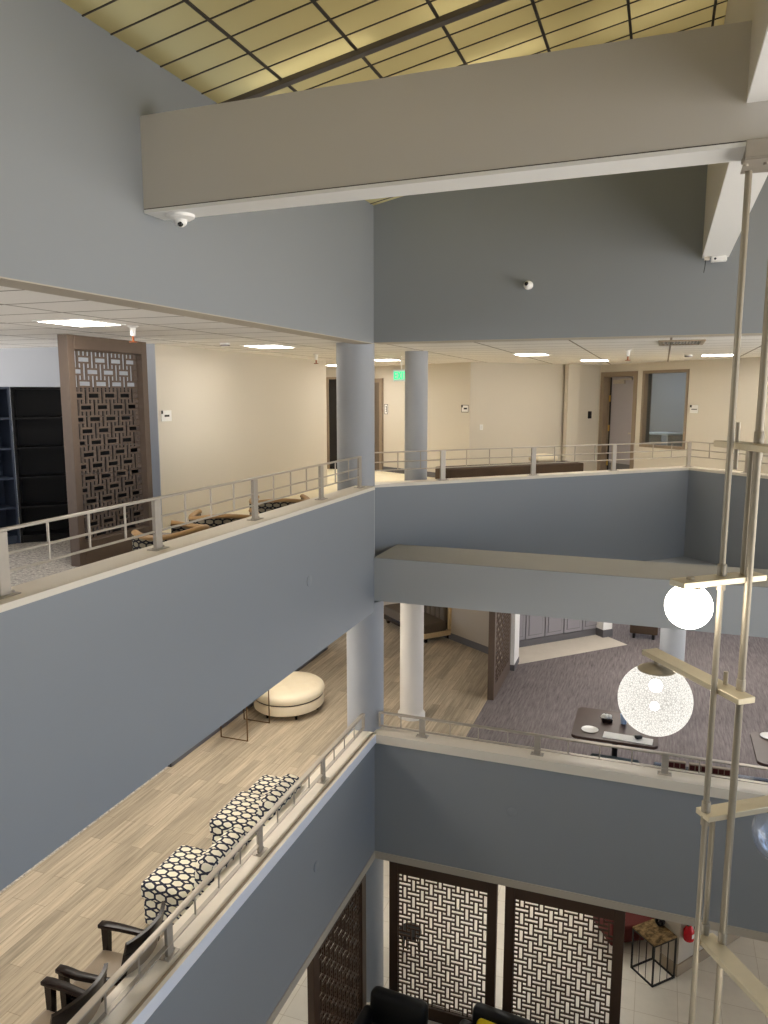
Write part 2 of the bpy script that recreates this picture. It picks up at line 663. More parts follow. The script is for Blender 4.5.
# columns
struct('column', MB().at(-.36, .25).lathe([(.26, 6.0), (.26, 9.76)], 48), COLUMN_P, smooth=True)
struct('column', MB().at(-.24, .27).lathe([(.265, 3.6), (.265, 6.2)], 48), COLUMN_P, smooth=True)
struct('column', MB().at(-.24, .27).lathe([(.262, 0), (.262, 2.5)], 48), BLUE, smooth=True)  # darker paint carries the dim light on the ground column
c2 = struct('column', MB().at(-.2, 2.36).lathe([(.20, 3.6), (.20, 6.2)], 40), COLUMN_W, smooth=True)
struct('trim_10', MB().at(-.2, 2.36).lathe([(.235, 3.6), (.235, 3.66), (.205, 3.70)], 40), COLUMN_W, smooth=True)
struct('column', MB().at(-.15, 2.36).lathe([(.185, 7.2), (.185, 9.76)], 40), COLUMN_P, smooth=True)
struct('column', MB().at(3.96, 3.65).lathe([(.20, 3.6), (.20, 6.12)], 40), COLUMN_P, smooth=True)  # greyer paint carries the dim light on this far column

# upper floor
UP = [(-9, YB), (-.24, YB), (-.24, .3), (-.42, .3), (-.42, .72), (APX[0], APX[1] + .12), (8.4, .92), (14, .92), (14, 14), (-9, 14)]
struct('floor', MB().prism(UP, 6.12, 7.19), ACOUST)
struct('floor_carpet', MB().prism([(-9, YB), (-.25, YB), (-.25, -.9), (-9, -.9)], 7.19, F2), SPECK)
struct('floor_cream', MB().prism([(-9, -.9), (-.25, -.9), (-.25, .3), (-.42, .3), (-.42, .72), (APX[0], APX[1] + .12), (8.4, .92), (14, .92), (14, 14), (-9, 14)], 7.19, F2), CREAMF)
struct('ceiling', MB().prism([(-9, YB), (-.25, YB), (-.25, .262), (14, .262), (14, 14), (-9, 14)], CE2, 9.95), CEILT)

# middle floor
struct('floor_middle', MB().prism([(-9, YB), (-.25, YB), (-.25, .25), (14, .25), (14, 14), (-9, 14)], CE0 + .02, 3.59), ACOUST)
struct('floor_oak', MB().prism([(-3.03, YB), (-.25, YB), (-.25, .25), (.88, .25), (.88, 10), (-9, 10), (-9, 5.1), (-3.03, 5.1)], 3.59, F1), WOODFL)
struct('floor_carpet_grey', MB().prism([(.88, .25), (14, .25), (14, 14), (.88, 14)], 3.59, F1), CARPET)
struct('floor_carpet_speckled', MB().prism([(-9, YB), (-3.03, YB), (-3.03, -.2), (-9, -.2)], 3.59, F1), SPECK)
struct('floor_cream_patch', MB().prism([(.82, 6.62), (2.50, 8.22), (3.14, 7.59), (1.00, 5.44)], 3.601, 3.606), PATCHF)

# ground floor
struct('floor_ground', MB().box(-9, 14, YB, 14, -.1, F0), GROUNDT)

# upper back walls
s45 = 1 / R2


def wall_seg(name, a, b, z0, z1, mat, t=.12):
    d = Vector((b[0] - a[0], b[1] - a[1], 0)).normalized()
    n = Vector((-d.y, d.x, 0)) * t     # thickness away from the viewer (to the left of a->b)
    p = [a, b, (b[0] + n.x, b[1] + n.y), (a[0] + n.x, a[1] + n.y)]
    return struct(name, MB().prism(p, z0, z1), mat)


WA, WB_, WC, WD = (-3.06, 8.36), (-.27, 6.60), (2.20, 9.20), (6.2, 5.2)
wall_seg('wall_back_upper', (-6.0, 8.36), WA, F2, CE2, BEIGE)
wall_seg('wall_back_lobby', WA, WB_, F2, CE2, BEIGE)
wall_seg('wall_back_corridor', WB_, (WC[0] + .02, WC[1] + .13), F2, CE2, BEIGE)
wall_seg('wall_left_upper', (-2.95, -.62), (-2.95, 5.1), F2, CE2, BEIGE, t=.25)
struct('trim_17', MB().box(-3.2, -2.951, -.632, -.62, F2, CE2), LIBR)  # wall end coloured bluish for the daylight on it
wall_seg('wall_left_library', (-9, -.5), (-3.2, -.5), F2, CE2, LIBR, t=.1)
wall_seg('wall_left_passage', (-4.6, -.4), (-4.6, 8.4), F2, CE2, BEIGE, t=.1)
# shallow pilaster on the corridor wall
struct('wall_back_pilaster', MB().at(1.62, 8.49, 0, pi / 4).box(-.16, .16, -.10, .02, F2, CE2), BEIGE)

# wall with the office door and window (runs down to the right at 45 degrees)
DW = Matrix.Translation((WC[0], WC[1], 0)) @ Matrix.Rotation(-pi / 4, 4, 'Z')     # +x along the wall, +y into the wall


def dwm():
    b = MB()
    b.M = DW
    return b


w = dwm()
w.box(0, .06, 0, .2, F2, CE2).box(.06, 1.2, 0, .2, 9.56, CE2).box(1.2, 1.40, 0, .2, F2, CE2)
w.box(1.40, 2.64, 0, .2, F2, 7.96).box(1.40, 2.64, 0, .2, 9.56, CE2).box(2.64, 6.0, 0, .2, F2, CE2)
struct('wall_right_office', w, BEIGE)
d = struct('door_1', dwm().rbox(.24, 1.12, .12, .165, F2 + .01, 9.47, .004, 1), DOORG)
struct('door_frame', dwm().box(.04, .15, -.015, .2, F2, 9.58).box(1.11, 1.22, -.015, .2, F2, 9.58).box(.15, 1.11, -.015, .2, 9.47, 9.58).box(.15, .235, .13, .17, F2, 9.47), DOORF, d)
for hz in (8.98, 8.30, 7.5):
    struct('door_hinge', dwm().box(.222, .262, .095, .12, hz - .07, hz + .07), BRASS, d)
struct('door_closer', dwm().rbox(.38, .72, .05, .12, 9.31, 9.40, .012).box(.60, 1.0, .045, .07, 9.395, 9.425), STEEL, d)
struct('door_handle', dwm().box(1.02, 1.08, .10, .12, 8.12, 8.30).rbox(.92, 1.07, .06, .085, 8.19, 8.22, .008), STEEL, d)
struct('door_gap_shade', dwm().box(.232, .272, .108, .12, F2 + .02, 9.46), DARKV, d)
struct('door_kick_plate', dwm().box(.28, 1.09, .112, .12, 7.25, 7.50), BASEB, d)
wf = struct('window_1', dwm().box(1.38, 1.44, -.02, .2, 7.94, 9.58).box(2.60, 2.66, -.02, .2, 7.94, 9.58)
            .box(1.44, 2.60, -.02, .2, 9.52, 9.58).box(1.44, 2.60, -.02, .2, 7.94, 8.0), DOORF)
struct('window_pane', dwm().box(1.44, 2.60, .09, .10, 8.0, 9.52), WGLASS, wf)
struct('wall_office', dwm().box(-2.6, 4.2, 2.3, 2.4, F2, CE2).box(3.6, 3.7, .2, 2.3, F2, CE2).box(-2.7, -2.6, 1.0, 2.4, F2, CE2), MAUVE)
struct('trim_office', dwm().box(-.90, -.78, 2.2, 2.3, F2, 9.6), WHITE)
_p = DW @ Vector((.62, 1.45, F2))
dk = thing('desk', 'pale desk seen through the office window glass', 'desk', _p, -pi / 4)
MB().rbox(-.42, .43, -.32, .33, .94, .98, .006).build('desk_top', WHITE, dk)
for x in (-.37, .38):
    MB().box(x - .02, x + .02, -.27, .28, 0, .94).build('leg', STEEL, dk)

# brown door, and a dark sheet for the unlit doorway, down the passage
ang = atan2(WB_[1] - WA[1], WB_[0] - WA[0])
LW = Matrix.Translation((WA[0], WA[1], 0)) @ Matrix.Rotation(ang, 4, 'Z')


def lwm():
    b = MB()
    b.M = LW
    return b


d2 = struct('door_2', lwm().box(-.62, .20, -.03, .0, F2, 9.36), DOORB)
struct('door_frame', lwm().box(.20, .30, -.06, .0, F2, 9.46).box(-.72, -.62, -.06, 0, F2, 9.46).box(-.62, .20, -.06, 0, 9.36, 9.46), DOORF, d2)
d3 = struct('door_3', MB().box(-4.30, -3.72, 8.30, 8.36, F2, 9.45), DARKV)
struct('door_frame', MB().box(-4.42, -4.30, 8.28, 8.36, F2, 9.5).box(-3.72, -3.60, 8.28, 8.36, F2, 9.5).box(-4.30, -3.72, 8.28, 8.36, 9.45, 9.5), DOORF, d3)
struct('baseboard_back', lwm().box(.30, 3.3, -.02, 0, F2, F2 + .12), BASEB)

# middle floor walls
wall_seg('wall_left_middle', (-3.0, -.60), (-3.0, 5.1), F1, CE1, BEIGE, t=.25)
struct('baseboard_left', MB().box(-3.0, -2.985, -.62, 5.1, F1, F1 + .13).box(-3.25, -2.985, -.62, -.6, F1, F1 + .13).box(-3.25, -2.985, 5.1, 5.115, F1, F1 + .13), BASEB)
wall_seg('wall_left_far', (-9, -.2), (-3.25, -.2), F1, CE1, BEIGE, t=.1)
wall_seg('wall_back_middle', (-3.4, 8.55), (.60, 5.80), F1, CE1, DIMWALL, t=.12)
a_m = atan2(5.80 - 8.55, 4.0)
bb = MB()
bb.M = Matrix.Translation((-3.4, 8.55, 0)) @ Matrix.Rotation(a_m, 4, 'Z')
struct('baseboard_back_middle', bb.box(0, 4.85, -.015, 0, F1, F1 + .15), BASEB)
wall_seg('wall_back_left_middle', (-7, 8.55), (-3.4, 8.55), F1, CE1, BEIGE, t=.1)
pw = MB()
pw.M = Matrix.Translation((.60, 6.30, 0)) @ Matrix.Rotation(pi / 4, 4, 'Z')
pw.box(0, 2.68, 0, .12, F1, CE1)
pq, pr = MB(), MB()
pq.M = pr.M = pw.M
for k in range(5):
    x = .08 + k * .52
    pq.box(x, x + .49, -.03, .0, F1 + .17, F1 + 2.3)
    pr.box(x + .06, x + .43, -.034, -.029, F1 + .24, F1 + 2.2)
    pq.box(x + .075, x + .415, -.045, -.033, F1 + .255, F1 + 2.18)
_pn = struct('wall_back_panelled', pw, PANELD)
struct('wall_panels', pq, MAUVE, _pn)
struct('wall_panel_shade_lines', pr, PANELD, _pn)
pb = MB()
pb.M = Matrix.Translation((.60, 6.30, 0)) @ Matrix.Rotation(pi / 4, 4, 'Z')
struct('baseboard_back_panelled', pb.box(0, 2.68, -.03, 0, F1, F1 + .15), BASEB)
struct('trim_11', MB().at(2.60, 8.10, 0, pi / 4).box(-.13, .13, -.12, .12, F1 + .18, CE1), WHITE)
struct('baseboard_right', MB().at(2.60, 8.10, 0, pi / 4).box(-.14, .14, -.13, .13, F1, F1 + .18), BASEB)
struct('trim_12', MB().box(.95, 1.07, 5.12, 5.66, F1 + .12, CE1), WHITE)
struct('baseboard_right_post', MB().box(.945, 1.08, 5.115, 5.67, F1, F1 + .12), BASEB)

# ground floor walls
wall_seg('wall_back_ground', (4.27, 2.18), (7.2, 6.0), 0, CE0, TRIM, t=.3)
gb = MB()
gb.M = Matrix.Translation((4.27, 2.18, 0)) @ Matrix.Rotation(atan2(3.82, 2.93), 4, 'Z')
struct('baseboard_back_ground', gb.box(-.01, 4.8, -.02, 0, 0, .2).box(-.03, -.0, -.02, .3, 0, .2), TAUPEB)
struct('wall_back_ground_far', MB().box(-9, 14, 8, 8.1, 0, CE0), BEIGE)
struct('wall_left_ground', MB().box(-6.1, -6, YB, 8, 0, CE0), BEIGE)

# enclosure of the atrium out of view: the right side, its openings shaped for daylight, the end wall behind the viewer
struct('wall_front', MB().box(-9, 14, YB - .1, YB, 0, 13), BLUE)
wr = MB()
wr.box(8.14, 8.3, YB, 0, 10.3, 11.6).box(8.14, 8.3, -7.0, 0, 0, 6.0).box(8.14, 8.3, YB, -7.0, 3.0, 6.0).box(8.14, 8.3, -9.5, -7.0, 0, 3.0)
for y in (-14, -11.2, -8.4, -5.6, -2.8, -.15):
    wr.box(8.14, 8.3, y, y + .15, 6.0, 10.3)
for z in (8.2,):
    wr.box(8.14, 8.3, YB, 0, z, z + .1)
struct('wall_right', wr, BLUE)
struct('ceiling_fill_office', MB().at(3.35, 10.0, 0, -pi / 4).box(-.6, .6, -.3, .3, CE2 - .012, CE2 - .001), LIGHTO)  # unseen glowing panel added to brighten the office

# ------------------------------------------------------------------ roof: beams and the luminous ceiling
XA = atan2(-.05, 1.0)
xb = MB()
xb.hexa([(0, -4.745, 10.385), (8.14, -5.15, 10.385), (8.14, -4.87, 10.385), (0, -4.51, 10.385),
         (0, -4.745, 11.02), (8.14, -5.15, 10.93), (8.14, -4.87, 10.93), (0, -4.51, 11.02)])
struct('ceiling_beam', xb, BEAMP)
xs = MB()
xs.hexa([(.004, -4.752, 10.358), (8.14, -5.158, 10.358), (8.14, -4.862, 10.358), (.004, -4.502, 10.358),
         (.004, -4.752, 10.382), (8.14, -5.158, 10.382), (8.14, -4.862, 10.382), (.004, -4.502, 10.382)])
struct('trim_13', xs, WHITE)  # white soffit board, also lightened for the light from below
xg = MB()
xg.hexa([(.002, -4.747, 10.381), (8.14, -5.1525, 10.381), (8.14, -5.14, 10.381), (.002, -4.735, 10.381),
         (.002, -4.747, 10.389), (8.14, -5.1525, 10.389), (8.14, -5.14, 10.389), (.002, -4.735, 10.389)])
struct('trim_15', xg, DARKGRID)
struct('trim_shadow_line', MB().box(-.035, -.006, YB, -.0, 4.33, 4.334), TAUPEB)  # taupe strip painted in for the shadow line of the cap groove
struct('ceiling_beam_ridge', MB().box(3.935, 4.21, YB, 0, 10.60, 12.45), BEAMP)
struct('trim_14', MB().box(3.935, 4.21, YB, 0, 10.575, 10.598), WHITE)  # beam underside painted whiter to carry light from below


def zs(x):
    return 11.45 + .2 * (x if x <= RX else 2 * RX - x)


def slope_sheet(b, x0, x1, y0, y1, dz0, dz1):
    b.hexa([(x0, y0, zs(x0) + dz0), (x1, y0, zs(x1) + dz0), (x1, y1, zs(x1) + dz0), (x0, y1, zs(x0) + dz0),
            (x0, y0, zs(x0) + dz1), (x1, y0, zs(x1) + dz1), (x1, y1, zs(x1) + dz1), (x0, y1, zs(x0) + dz1)])


lc = MB()
for x0, x1 in ((0, RX), (RX, 8.14)):
    v = [lc.V((x0, YB, zs(x0))), lc.V((x1, YB, zs(x1))), lc.V((x1, 0, zs(x1))), lc.V((x0, 0, zs(x0)))]
    lc.bm.faces.new(v)
lum = struct('ceiling_luminous', lc, ACRYL)
gx = [.59, 1.24, 1.89, 2.54, 3.19, 3.84]
tb = MB()
for x in gx + [2 * RX - q for q in gx]:
    slope_sheet(tb, x - .011, x + .011, YB, 0, -.012, -.002)
struct('ceiling_main_tee', tb, DARKGRID, lum)
tb = MB()
y = -.115
while y > YB:
    for x0, x1 in ((0, RX), (RX, 8.14)):
        slope_sheet(tb, x0, x1, y - .0055, y + .0055, -.010, -.003)
    y -= .2725
struct('ceiling_cross_tee', tb, DARKGRID, lum)
tb = MB()
for yb in (-3.66, -8.02, -12.4):
    for x0, x1 in ((0, RX), (RX, 8.14)):
        slope_sheet(tb, x0, x1, yb - .035, yb + .035, -.045, -.003)
struct('ceiling_purlin', tb, DARKBEAM, lum)
# unseen plenum above the acrylic: a white deck and tubes added to backlight it
tb = MB()
for x0, x1 in ((-.26, RX), (RX, 8.4)):
    slope_sheet(tb, x0, x1, YB, .26, .55, .6)
struct('ceiling_deck', tb, WHITE, lum)
tb = MB()
rr = random.Random(11)
for yy in [-.5 - 1.05 * k for k in range(13)]:
    for x0 in (.25, 1.55, 2.85, 4.3, 5.6, 6.9):
        if rr.random() < .3:
            continue
        xx = x0 + rr.uniform(-.12, .12)
        h = rr.uniform(.09, .28)
        y2 = yy + rr.uniform(-.15, .15)
        x1 = min(xx + 1.05, 8.0)
        tb.tube([(xx, y2, zs(xx) + h), (x1, y2, zs(x1) + h)], .018, 8)
struct('ceiling_backlight_tubes', tb, TUBE, lum)

# ------------------------------------------------------------------ ceiling light panels


def troffer(label, x, y, z, rz, mat, w=.56, l=.64, group=None):
    t = thing('ceiling_light', label, 'ceiling light', (x, y, z), rz, group)
    f = MB()
    a, b = w / 2, l / 2
    f.box(-a, a, -b, -b + .03, -.012, 0).box(-a, a, b - .03, b, -.012, 0).box(-a, -a + .03, -b + .03, b - .03, -.012, 0).box(a - .03, a, -b + .03, b - .03, -.012, 0)
    f.build('frame', WHITE, t, smooth=False)
    MB().box(-a + .03, a - .03, -b + .03, b - .03, -.010, -.002).build('diffuser', mat, t, smooth=False)
    return t


G = 'recessed light panels in the upper ceiling'
troffer('nearest recessed light panel, above the walkway beside the lattice screen', -1.70, -3.5, CE2, 0, LIGHTP, group=G)
troffer('recessed light panel over the left walkway beside the plain beige wall', -1.72, .35, CE2, 0, LIGHTP, group=G)
troffer('recessed light panel above the corridor with the long dark bench', 1.45, 3.85, CE2, 0, LIGHTP, group=G)
troffer('recessed light panel in the ceiling near the grey office door', 2.28, 6.5, CE2, 0, LIGHTP, group=G)
troffer('recessed light panel in front of the office window wall', 4.46, 5.1, CE2, 0, LIGHTP, group=G)
troffer('recessed light panel just right of the big round column', -1.60, 4.9, CE2, 0, LIGHTP, group=G)
troffer('farthest recessed light panel, low between the two round columns', -2.9, 6.7, CE2, 0, LIGHTP, group=G)
troffer('recessed light panel at the end of the left beige wall', -3.55, 7.2, CE2, 0, LIGHTP, group=G)
for k, (x, y) in enumerate(((-1.7, -6.5), (-1.7, -3.3), (-1.7, -.6), (-1.7, 1.5))):  # unseen glowing panels added to light the middle floor
    t = struct('ceiling_fill_panel', MB().box(-.3 + x, .3 + x, y - .6, y + .6, CE1 - .012, CE1 - .001), LIGHTM)
for k, (x, y) in enumerate(((2.9, 2.9), (3.4, 6.0), (5.4, 2.9), (5.6, 6.4))):  # more unseen panels, added to light the carpeted back part
    t = struct('ceiling_fill_panel', MB().box(-.3 + x, .3 + x, y - .6, y + .6, 6.096, 6.109), LIGHTM)
for k, (x, y) in enumerate(((-1.7, -5.0), (-1.7, -2.0), (-1.6, 1.6), (1.2, 1.5), (1.2, 3.6), (2.9, 3.9))):  # unseen glowing panels added to light the ground floor
    t = struct('ceiling_fill_panel', MB().box(-.3 + x, .3 + x, y - .6, y + .6, CE0 + .005, CE0 + .018), LIGHTG)


# ------------------------------------------------------------------ railings
def railing(label, a, b, z0, z1, rails, posts, nb, extra=None, plate=True, hw=.020):
    """a->b along the cap; posts = distances from a; nb balusters in each bay"""
    d = Vector((b[0] - a[0], b[1] - a[1], 0))
    ln = d.length
    rz = atan2(d.y, d.x)
    t = thing('railing', label, 'railing', (a[0], a[1], z0), rz)
    H = z1 - z0
    MB().rbox(0, ln, -hw, hw, H - .012, H + .006, .004, 2).build('top_rail', STEEL, t)
    for z in rails:
        if hw > .03:
            MB().rbox(0, ln, -.024, .024, z - z0 - .006, z - z0 + .006, .003, 1).build('lower_rail', STEEL, t)
        else:
            MB().tube([(0, 0, z - z0), (ln, 0, z - z0)], .009, 10).build('lower_rail', STEEL, t)
    for s in posts:
        p = MB().at(s, 0, 0).rbox(-.042, .042, -.016, .016, 0, H - .012, .003, 1).build('post', STEEL, t)
        if plate:
            q = MB().at(s, 0, 0).rbox(-.085, .085, -.05, .05, 0, .008, .003, 1)
            for sx in (-.066, .066):
                q.at(s + sx, 0, 0).lathe([(.012, .008), (.012, .014), (.007, .022), (0, .022)], 8)
            q.build('base_plate', STEEL, p)
    zl = min(rails) - z0
    ps = [0] + [p for p in posts if .05 < p < ln - .05] + [ln]
    for s0, s1 in zip(ps, ps[1:]):
        n = max(0, round((s1 - s0) / .39) - 1)
        for k in range(n):
            s = s0 + (s1 - s0) * (k + 1) / (n + 1)
            MB().tube([(s, 0, zl), (s, 0, H - .012)], .0085, 8).build('baluster', STEEL, t)
    if extra:
        extra(t, ln, H, zl)
    return t


def end_plate(at_start):
    def f(t, ln, H, zl):
        s = 0 if at_start else ln
        MB().rbox(s - .012, s + .012, -.022, .022, zl - .012, H + .006, .003, 1).build('end_bracket', STEEL, t)
    return f


railing('long steel railing on the upper left parapet, in front of the tall lattice screen', (-.13, -7.75), (-.13, -.16), LED, 8.255, (8.10, 7.99),
        [.08, 1.63, 3.17, 4.74, 6.32, 7.55], 3)
railing('thin steel railing along the angled upper parapet from the round columns to its corner', (-.30, .82), (4.10, 5.20), LED45, 8.235, (8.09, 7.97),
        [1.14, 2.81, 4.47, 6.19], 3)
railing('thin steel railing running right from the upper parapet corner, behind the hanging lamp', (4.13, 5.20), (7.5, 1.80), LED45, 8.235, (8.09, 7.97),
        [1.20, 2.9, 4.5], 3)
railing('steel railing on the middle left ledge, beside the patterned chairs', (-.13, -7.9), (-.13, -.10), 4.33, 4.64, (4.43,),
        [.04, 1.63, 3.225, 4.815, 6.42], 3, end_plate(False), hw=.032)
railing('steel railing on the middle back ledge, below the two glowing globes', (.035, .13), (7.4, .13), 4.33, 4.60, (4.40,),
        [.63, 2.23, 3.825, 5.42], 3, end_plate(True), hw=.034)


# ------------------------------------------------------------------ lattice screens
def lattice(label, x, y, z, rz, W, H, fw, ft, fb, depth, mat, p=.066, w=.020, lat_y=.03, thick=.022):
    """local x along the screen, front at -y, base at z = 0"""
    t = thing('lattice_screen', label, 'screen', (x, y, z), rz, 'basket-weave lattice screens')
    f = MB()
    f.rbox(0, fw, 0, depth, 0, H, .004, 1).rbox(W - fw, W, 0, depth, 0, H, .004, 1)
    f.rbox(fw, W - fw, 0, depth, H - ft, H, .004, 1).rbox(fw, W - fw, 0, depth, 0, fb, .004, 1)
    f.build('frame', mat, t, smooth=False)
    lw, lh = W - 2 * fw, H - ft - fb
    nx, ny = max(4, round(lw / p)), max(4, round(lh / p))
    px, py = lw / nx, lh / ny

    def oid(i, j):
        # which opening the fine cell (i, j) belongs to: 3-cell horizontals and verticals, single squares
        r = j % 4
        c = (i - (2 if r in (2, 3) else 0)) % 4 if r in (0, 2) else i % 4
        if r in (0, 2):
            if c < 3:
                return ('h', i - c, j)
            return ('v', i, j)
        # odd rows: verticals continue from the even row above or below
        if r == 1:
            return ('v', i, j - 1) if i % 4 == 3 else (('v', i, j + 1) if i % 4 == 1 else ('s', i, j))
        return ('v', i, j - 1) if i % 4 == 1 else (('v', i, j + 1) if i % 4 == 3 else ('s', i, j))
    b = MB()
    y0, y1 = lat_y, lat_y + thick
    for i in range(nx + 1):          # vertical bars on grid line i
        run = None
        for j in range(ny + 1):
            solid = j < ny and (i in (0, nx) or oid(i - 1, j) != oid(i, j))
            if solid and run is None:
                run = j
            if not solid and run is not None:
                xx = fw + i * px
                b.box(xx - w / 2, xx + w / 2, y0, y1, fb + run * py - w / 2, fb + j * py + w / 2)
                run = None
    for j in range(ny + 1):
        run = None
        for i in range(nx + 1):
            solid = i < nx and (j in (0, ny) or oid(i, j - 1) != oid(i, j))
            if solid and run is None:
                run = i
            if not solid and run is not None:
                zz = fb + j * py
                b.box(fw + run * px - w / 2, fw + i * px + w / 2, y0 + .001, y1 - .001, zz - w / 2, zz + w / 2)
                run = None
    b.build('lattice', mat, t, smooth=False)
    return t


# front faces: upper left faces the atrium (+x): local -y -> world +x needs rz = +90deg
lattice('tall brown lattice screen on the upper left walkway beside black bookcases', -2.295, -3.02, F2, pi / 2, 1.33, 2.49, .10, .15, .26, .13, WOODS, lat_y=.08)
lattice('brown lattice screen standing between the oak floor and the grey carpet', .995, 3.49, F1, pi / 2, 1.60, 2.3, .12, .17, .26, .115, WOODS, lat_y=.0, thick=.012, w=.016)
lattice('dark ground-floor lattice screen directly behind the black armchair, right of the round column', .215, .02, 0, 0, 1.575, 2.41, .13, .18, .2, .09, WOODD)
lattice('dark ground-floor lattice screen beside the small marble-topped side table', 1.905, .02, 0, 0, 1.575, 2.41, .13, .18, .2, .09, WOODD)
lattice('dark ground-floor lattice screen seen at a steep slant under the left ledge', -.05, -2.0, 0, pi / 2, 1.78, 2.41, .16, .14, .2, .09, WOODD)


# ------------------------------------------------------------------ upper floor furniture
def bookcase(label, x, y, rz, W, H=1.96, D=.34, n=5, BLACKB=BLACKB):
    t = thing('bookcase', label, 'bookcase', (x, y, F2), rz, 'dark bookcases')
    for xx in (0, W - .03):
        MB().box(xx, xx + .03, 0, D, 0, H).build('side_panel', BLACKB, t, smooth=False)
    MB().box(.03, W - .03, D - .012, D, 0, H).build('back_panel', BLACKB, t, smooth=False)
    MB().box(.03, W - .03, 0, D - .012, H - .03, H).build('top_panel', BLACKB, t, smooth=False)
    MB().box(.03, W - .03, .01, D - .012, 0, .07).build('plinth', BLACKB, t, smooth=False)
    for k in range(n):
        z = .07 + (H - .1) * k / n
        MB().box(.03, W - .03, .008, D - .012, z, z + .026).build('shelf', BLACKB, t, smooth=False)
    return t


bookcase('black open bookcase next to the brown lattice screen', -3.98, -2.16, radians(41), 1.52)
bookcase('daylight-tinted dark bookcase at the left edge holding a small white paper stack', -4.345, -2.985, radians(66.3), .90, BLACKB=DAYLITB)
bx = tag(MB().at(0, 0, 0).rbox(-.09, .09, -.07, .07, 0, .055, .008).build('paper_stack', PAPER), 'small white paper stack on a shelf of the daylit bookcase', 'papers')
bx.location = (-4.16, -2.72, F2 + .83)
bx.rotation_euler = (0, 0, radians(66))


def barrel_chair(label, x, y, rz):
    """tub chair with a bent tan rim; local front is +x"""
    t = thing('barrel_chair', label, 'chair', (x, y, F2), rz, 'tub chairs along the upper left parapet')
    A = [radians(55 + 250 * k / 26) for k in range(27)]
    R = .33

    def hgt(k):
        u = abs(k - 13) / 13
        return .57 + .025 * cos(u * 5.0)
    path = [(R * cos(a), R * sin(a) * 1.05, cos(a), sin(a)) for a in A]
    sh = MB()
    outer, inner = [], []
    for k, (px, py, nx, ny) in enumerate(path):
        h = hgt(k)
        outer.append((sh.V((px + .03 * nx, py + .03 * ny, .16)), sh.V((px + .03 * nx, py + .03 * ny, h))))
        inner.append((sh.V((px - .02 * nx, py - .02 * ny, .16)), sh.V((px - .02 * nx, py - .02 * ny, h))))
    for k in range(26):
        sh.bm.faces.new((outer[k][0], outer[k + 1][0], outer[k + 1][1], outer[k][1]))
        sh.bm.faces.new((inner[k][1], inner[k + 1][1], inner[k + 1][0], inner[k][0]))
        sh.bm.faces.new((outer[k][1], outer[k + 1][1], inner[k + 1][1], inner[k][1]))
        sh.bm.faces.new((outer[k][0], inner[k][0], inner[k + 1][0], outer[k + 1][0]))
    for k in (0, 26):
        sh.bm.faces.new((outer[k][0], outer[k][1], inner[k][1], inner[k][0]))
    sh.build('shell', TRELLIS_S, t)
    MB().tube([(px, py, hgt(k) + .012) for k, (px, py, nx, ny) in enumerate(path)], .037, 10, flat=.75).build('rim', TANWOOD, t)
    MB().at(.03, 0, 0).lathe([(.0, .30), (.27, .30), (.29, .34), (.28, .41), (.2, .44), (0, .45)], 28).build('seat', DARKF, t)
    MB().at(.02, 0, 0).lathe([(.0, .16), (.30, .16), (.30, .30), (0, .30)], 28).build('seat_base', TRELLIS_S, t)
    for sx, sy in ((.2, .2), (.2, -.2), (-.2, .2), (-.2, -.2)):
        MB().tube([(sx * 1.15, sy * 1.15, 0), (sx, sy, .17)], [.016, .022], 10).build('leg', DARKWOOD, t)
    return t


bc = barrel_chair('tan-rimmed tub chair beside the lattice screen, nearest of three behind the upper left railing', -.80, -3.47, pi)
dup(bc, (-.82, -2.45, F2), radians(118), 'tan-rimmed tub chair in the middle of three behind the upper left railing')
dup(bc, (-.82, -1.15, F2), radians(118), 'tan-rimmed tub chair nearest the round column, last of three behind the railing')


def sofa(name, label, x, y, z, rz, Ln, D, seat_h, back_h, tuft=9, group=None):
    """wood-framed settee: local x along it, front at -y, origin at the floor under the centre"""
    t = thing(name, label, 'sofa', (x, y, z), rz, group)
    a = Ln / 2
    f = MB()
    MB().rbox(-a + .06, a - .06, -D / 2, -D / 2 + .05, .11, .23, .006, 2).build('front_rail', DARKWOOD, t)
    f.rbox(-a, a, D / 2 - .06, D / 2, .11, .23, .006, 2)
    f.rbox(-a, -a + .06, -D / 2, D / 2 - .05, .11, .23, .006, 2).rbox(a - .06, a, -D / 2, D / 2 - .05, .11, .23, .006, 2)
    f.rbox(-a, -a + .07, D / 2 - .16, D / 2, .23, back_h, .006, 2).rbox(a - .07, a, D / 2 - .16, D / 2, .23, back_h, .006, 2)
    f.rbox(-a + .07, a - .07, D / 2 - .12, D / 2, back_h - .05, back_h, .006, 2)
    f.build('frame', BLEACH, t)
    MB().rbox(-a + .01, a - .01, -D / 2 + .01, D / 2 - .22, .20, seat_h, .035, 4).build('seat_cushion', BROWNF, t)
    b = MB()
    n = tuft
    wv = (Ln - .14) / n
    for k in range(n):
        x0 = -a + .07 + k * wv
        b.rbox(x0, x0 + wv, D / 2 - .25, D / 2 - .05, .22, back_h - .04, min(.05, wv * .35), 4)
    b.build('tufted_back', BROWNF, t)
    for sx in (-1, 1):
        for sy in (-1, 1):
            MB().at(sx * (a - .10), sy * (D / 2 - .10), 0).hexa([(-.03, -.03, 0), (.03, -.03, 0), (.03, .03, 0), (-.03, .03, 0),
                                                                  (-.045, -.045, .125), (.045, -.045, .125), (.045, .045, .125), (-.045, .045, .125)]).build('foot', DARKWOOD, t)
    return t


sofa('settee', 'brown tufted settee with a pale wood frame behind the cream round column', -1.545, 7.06 - .02, F1, atan2(-.66, .75), 1.9, .82, .44, .95)


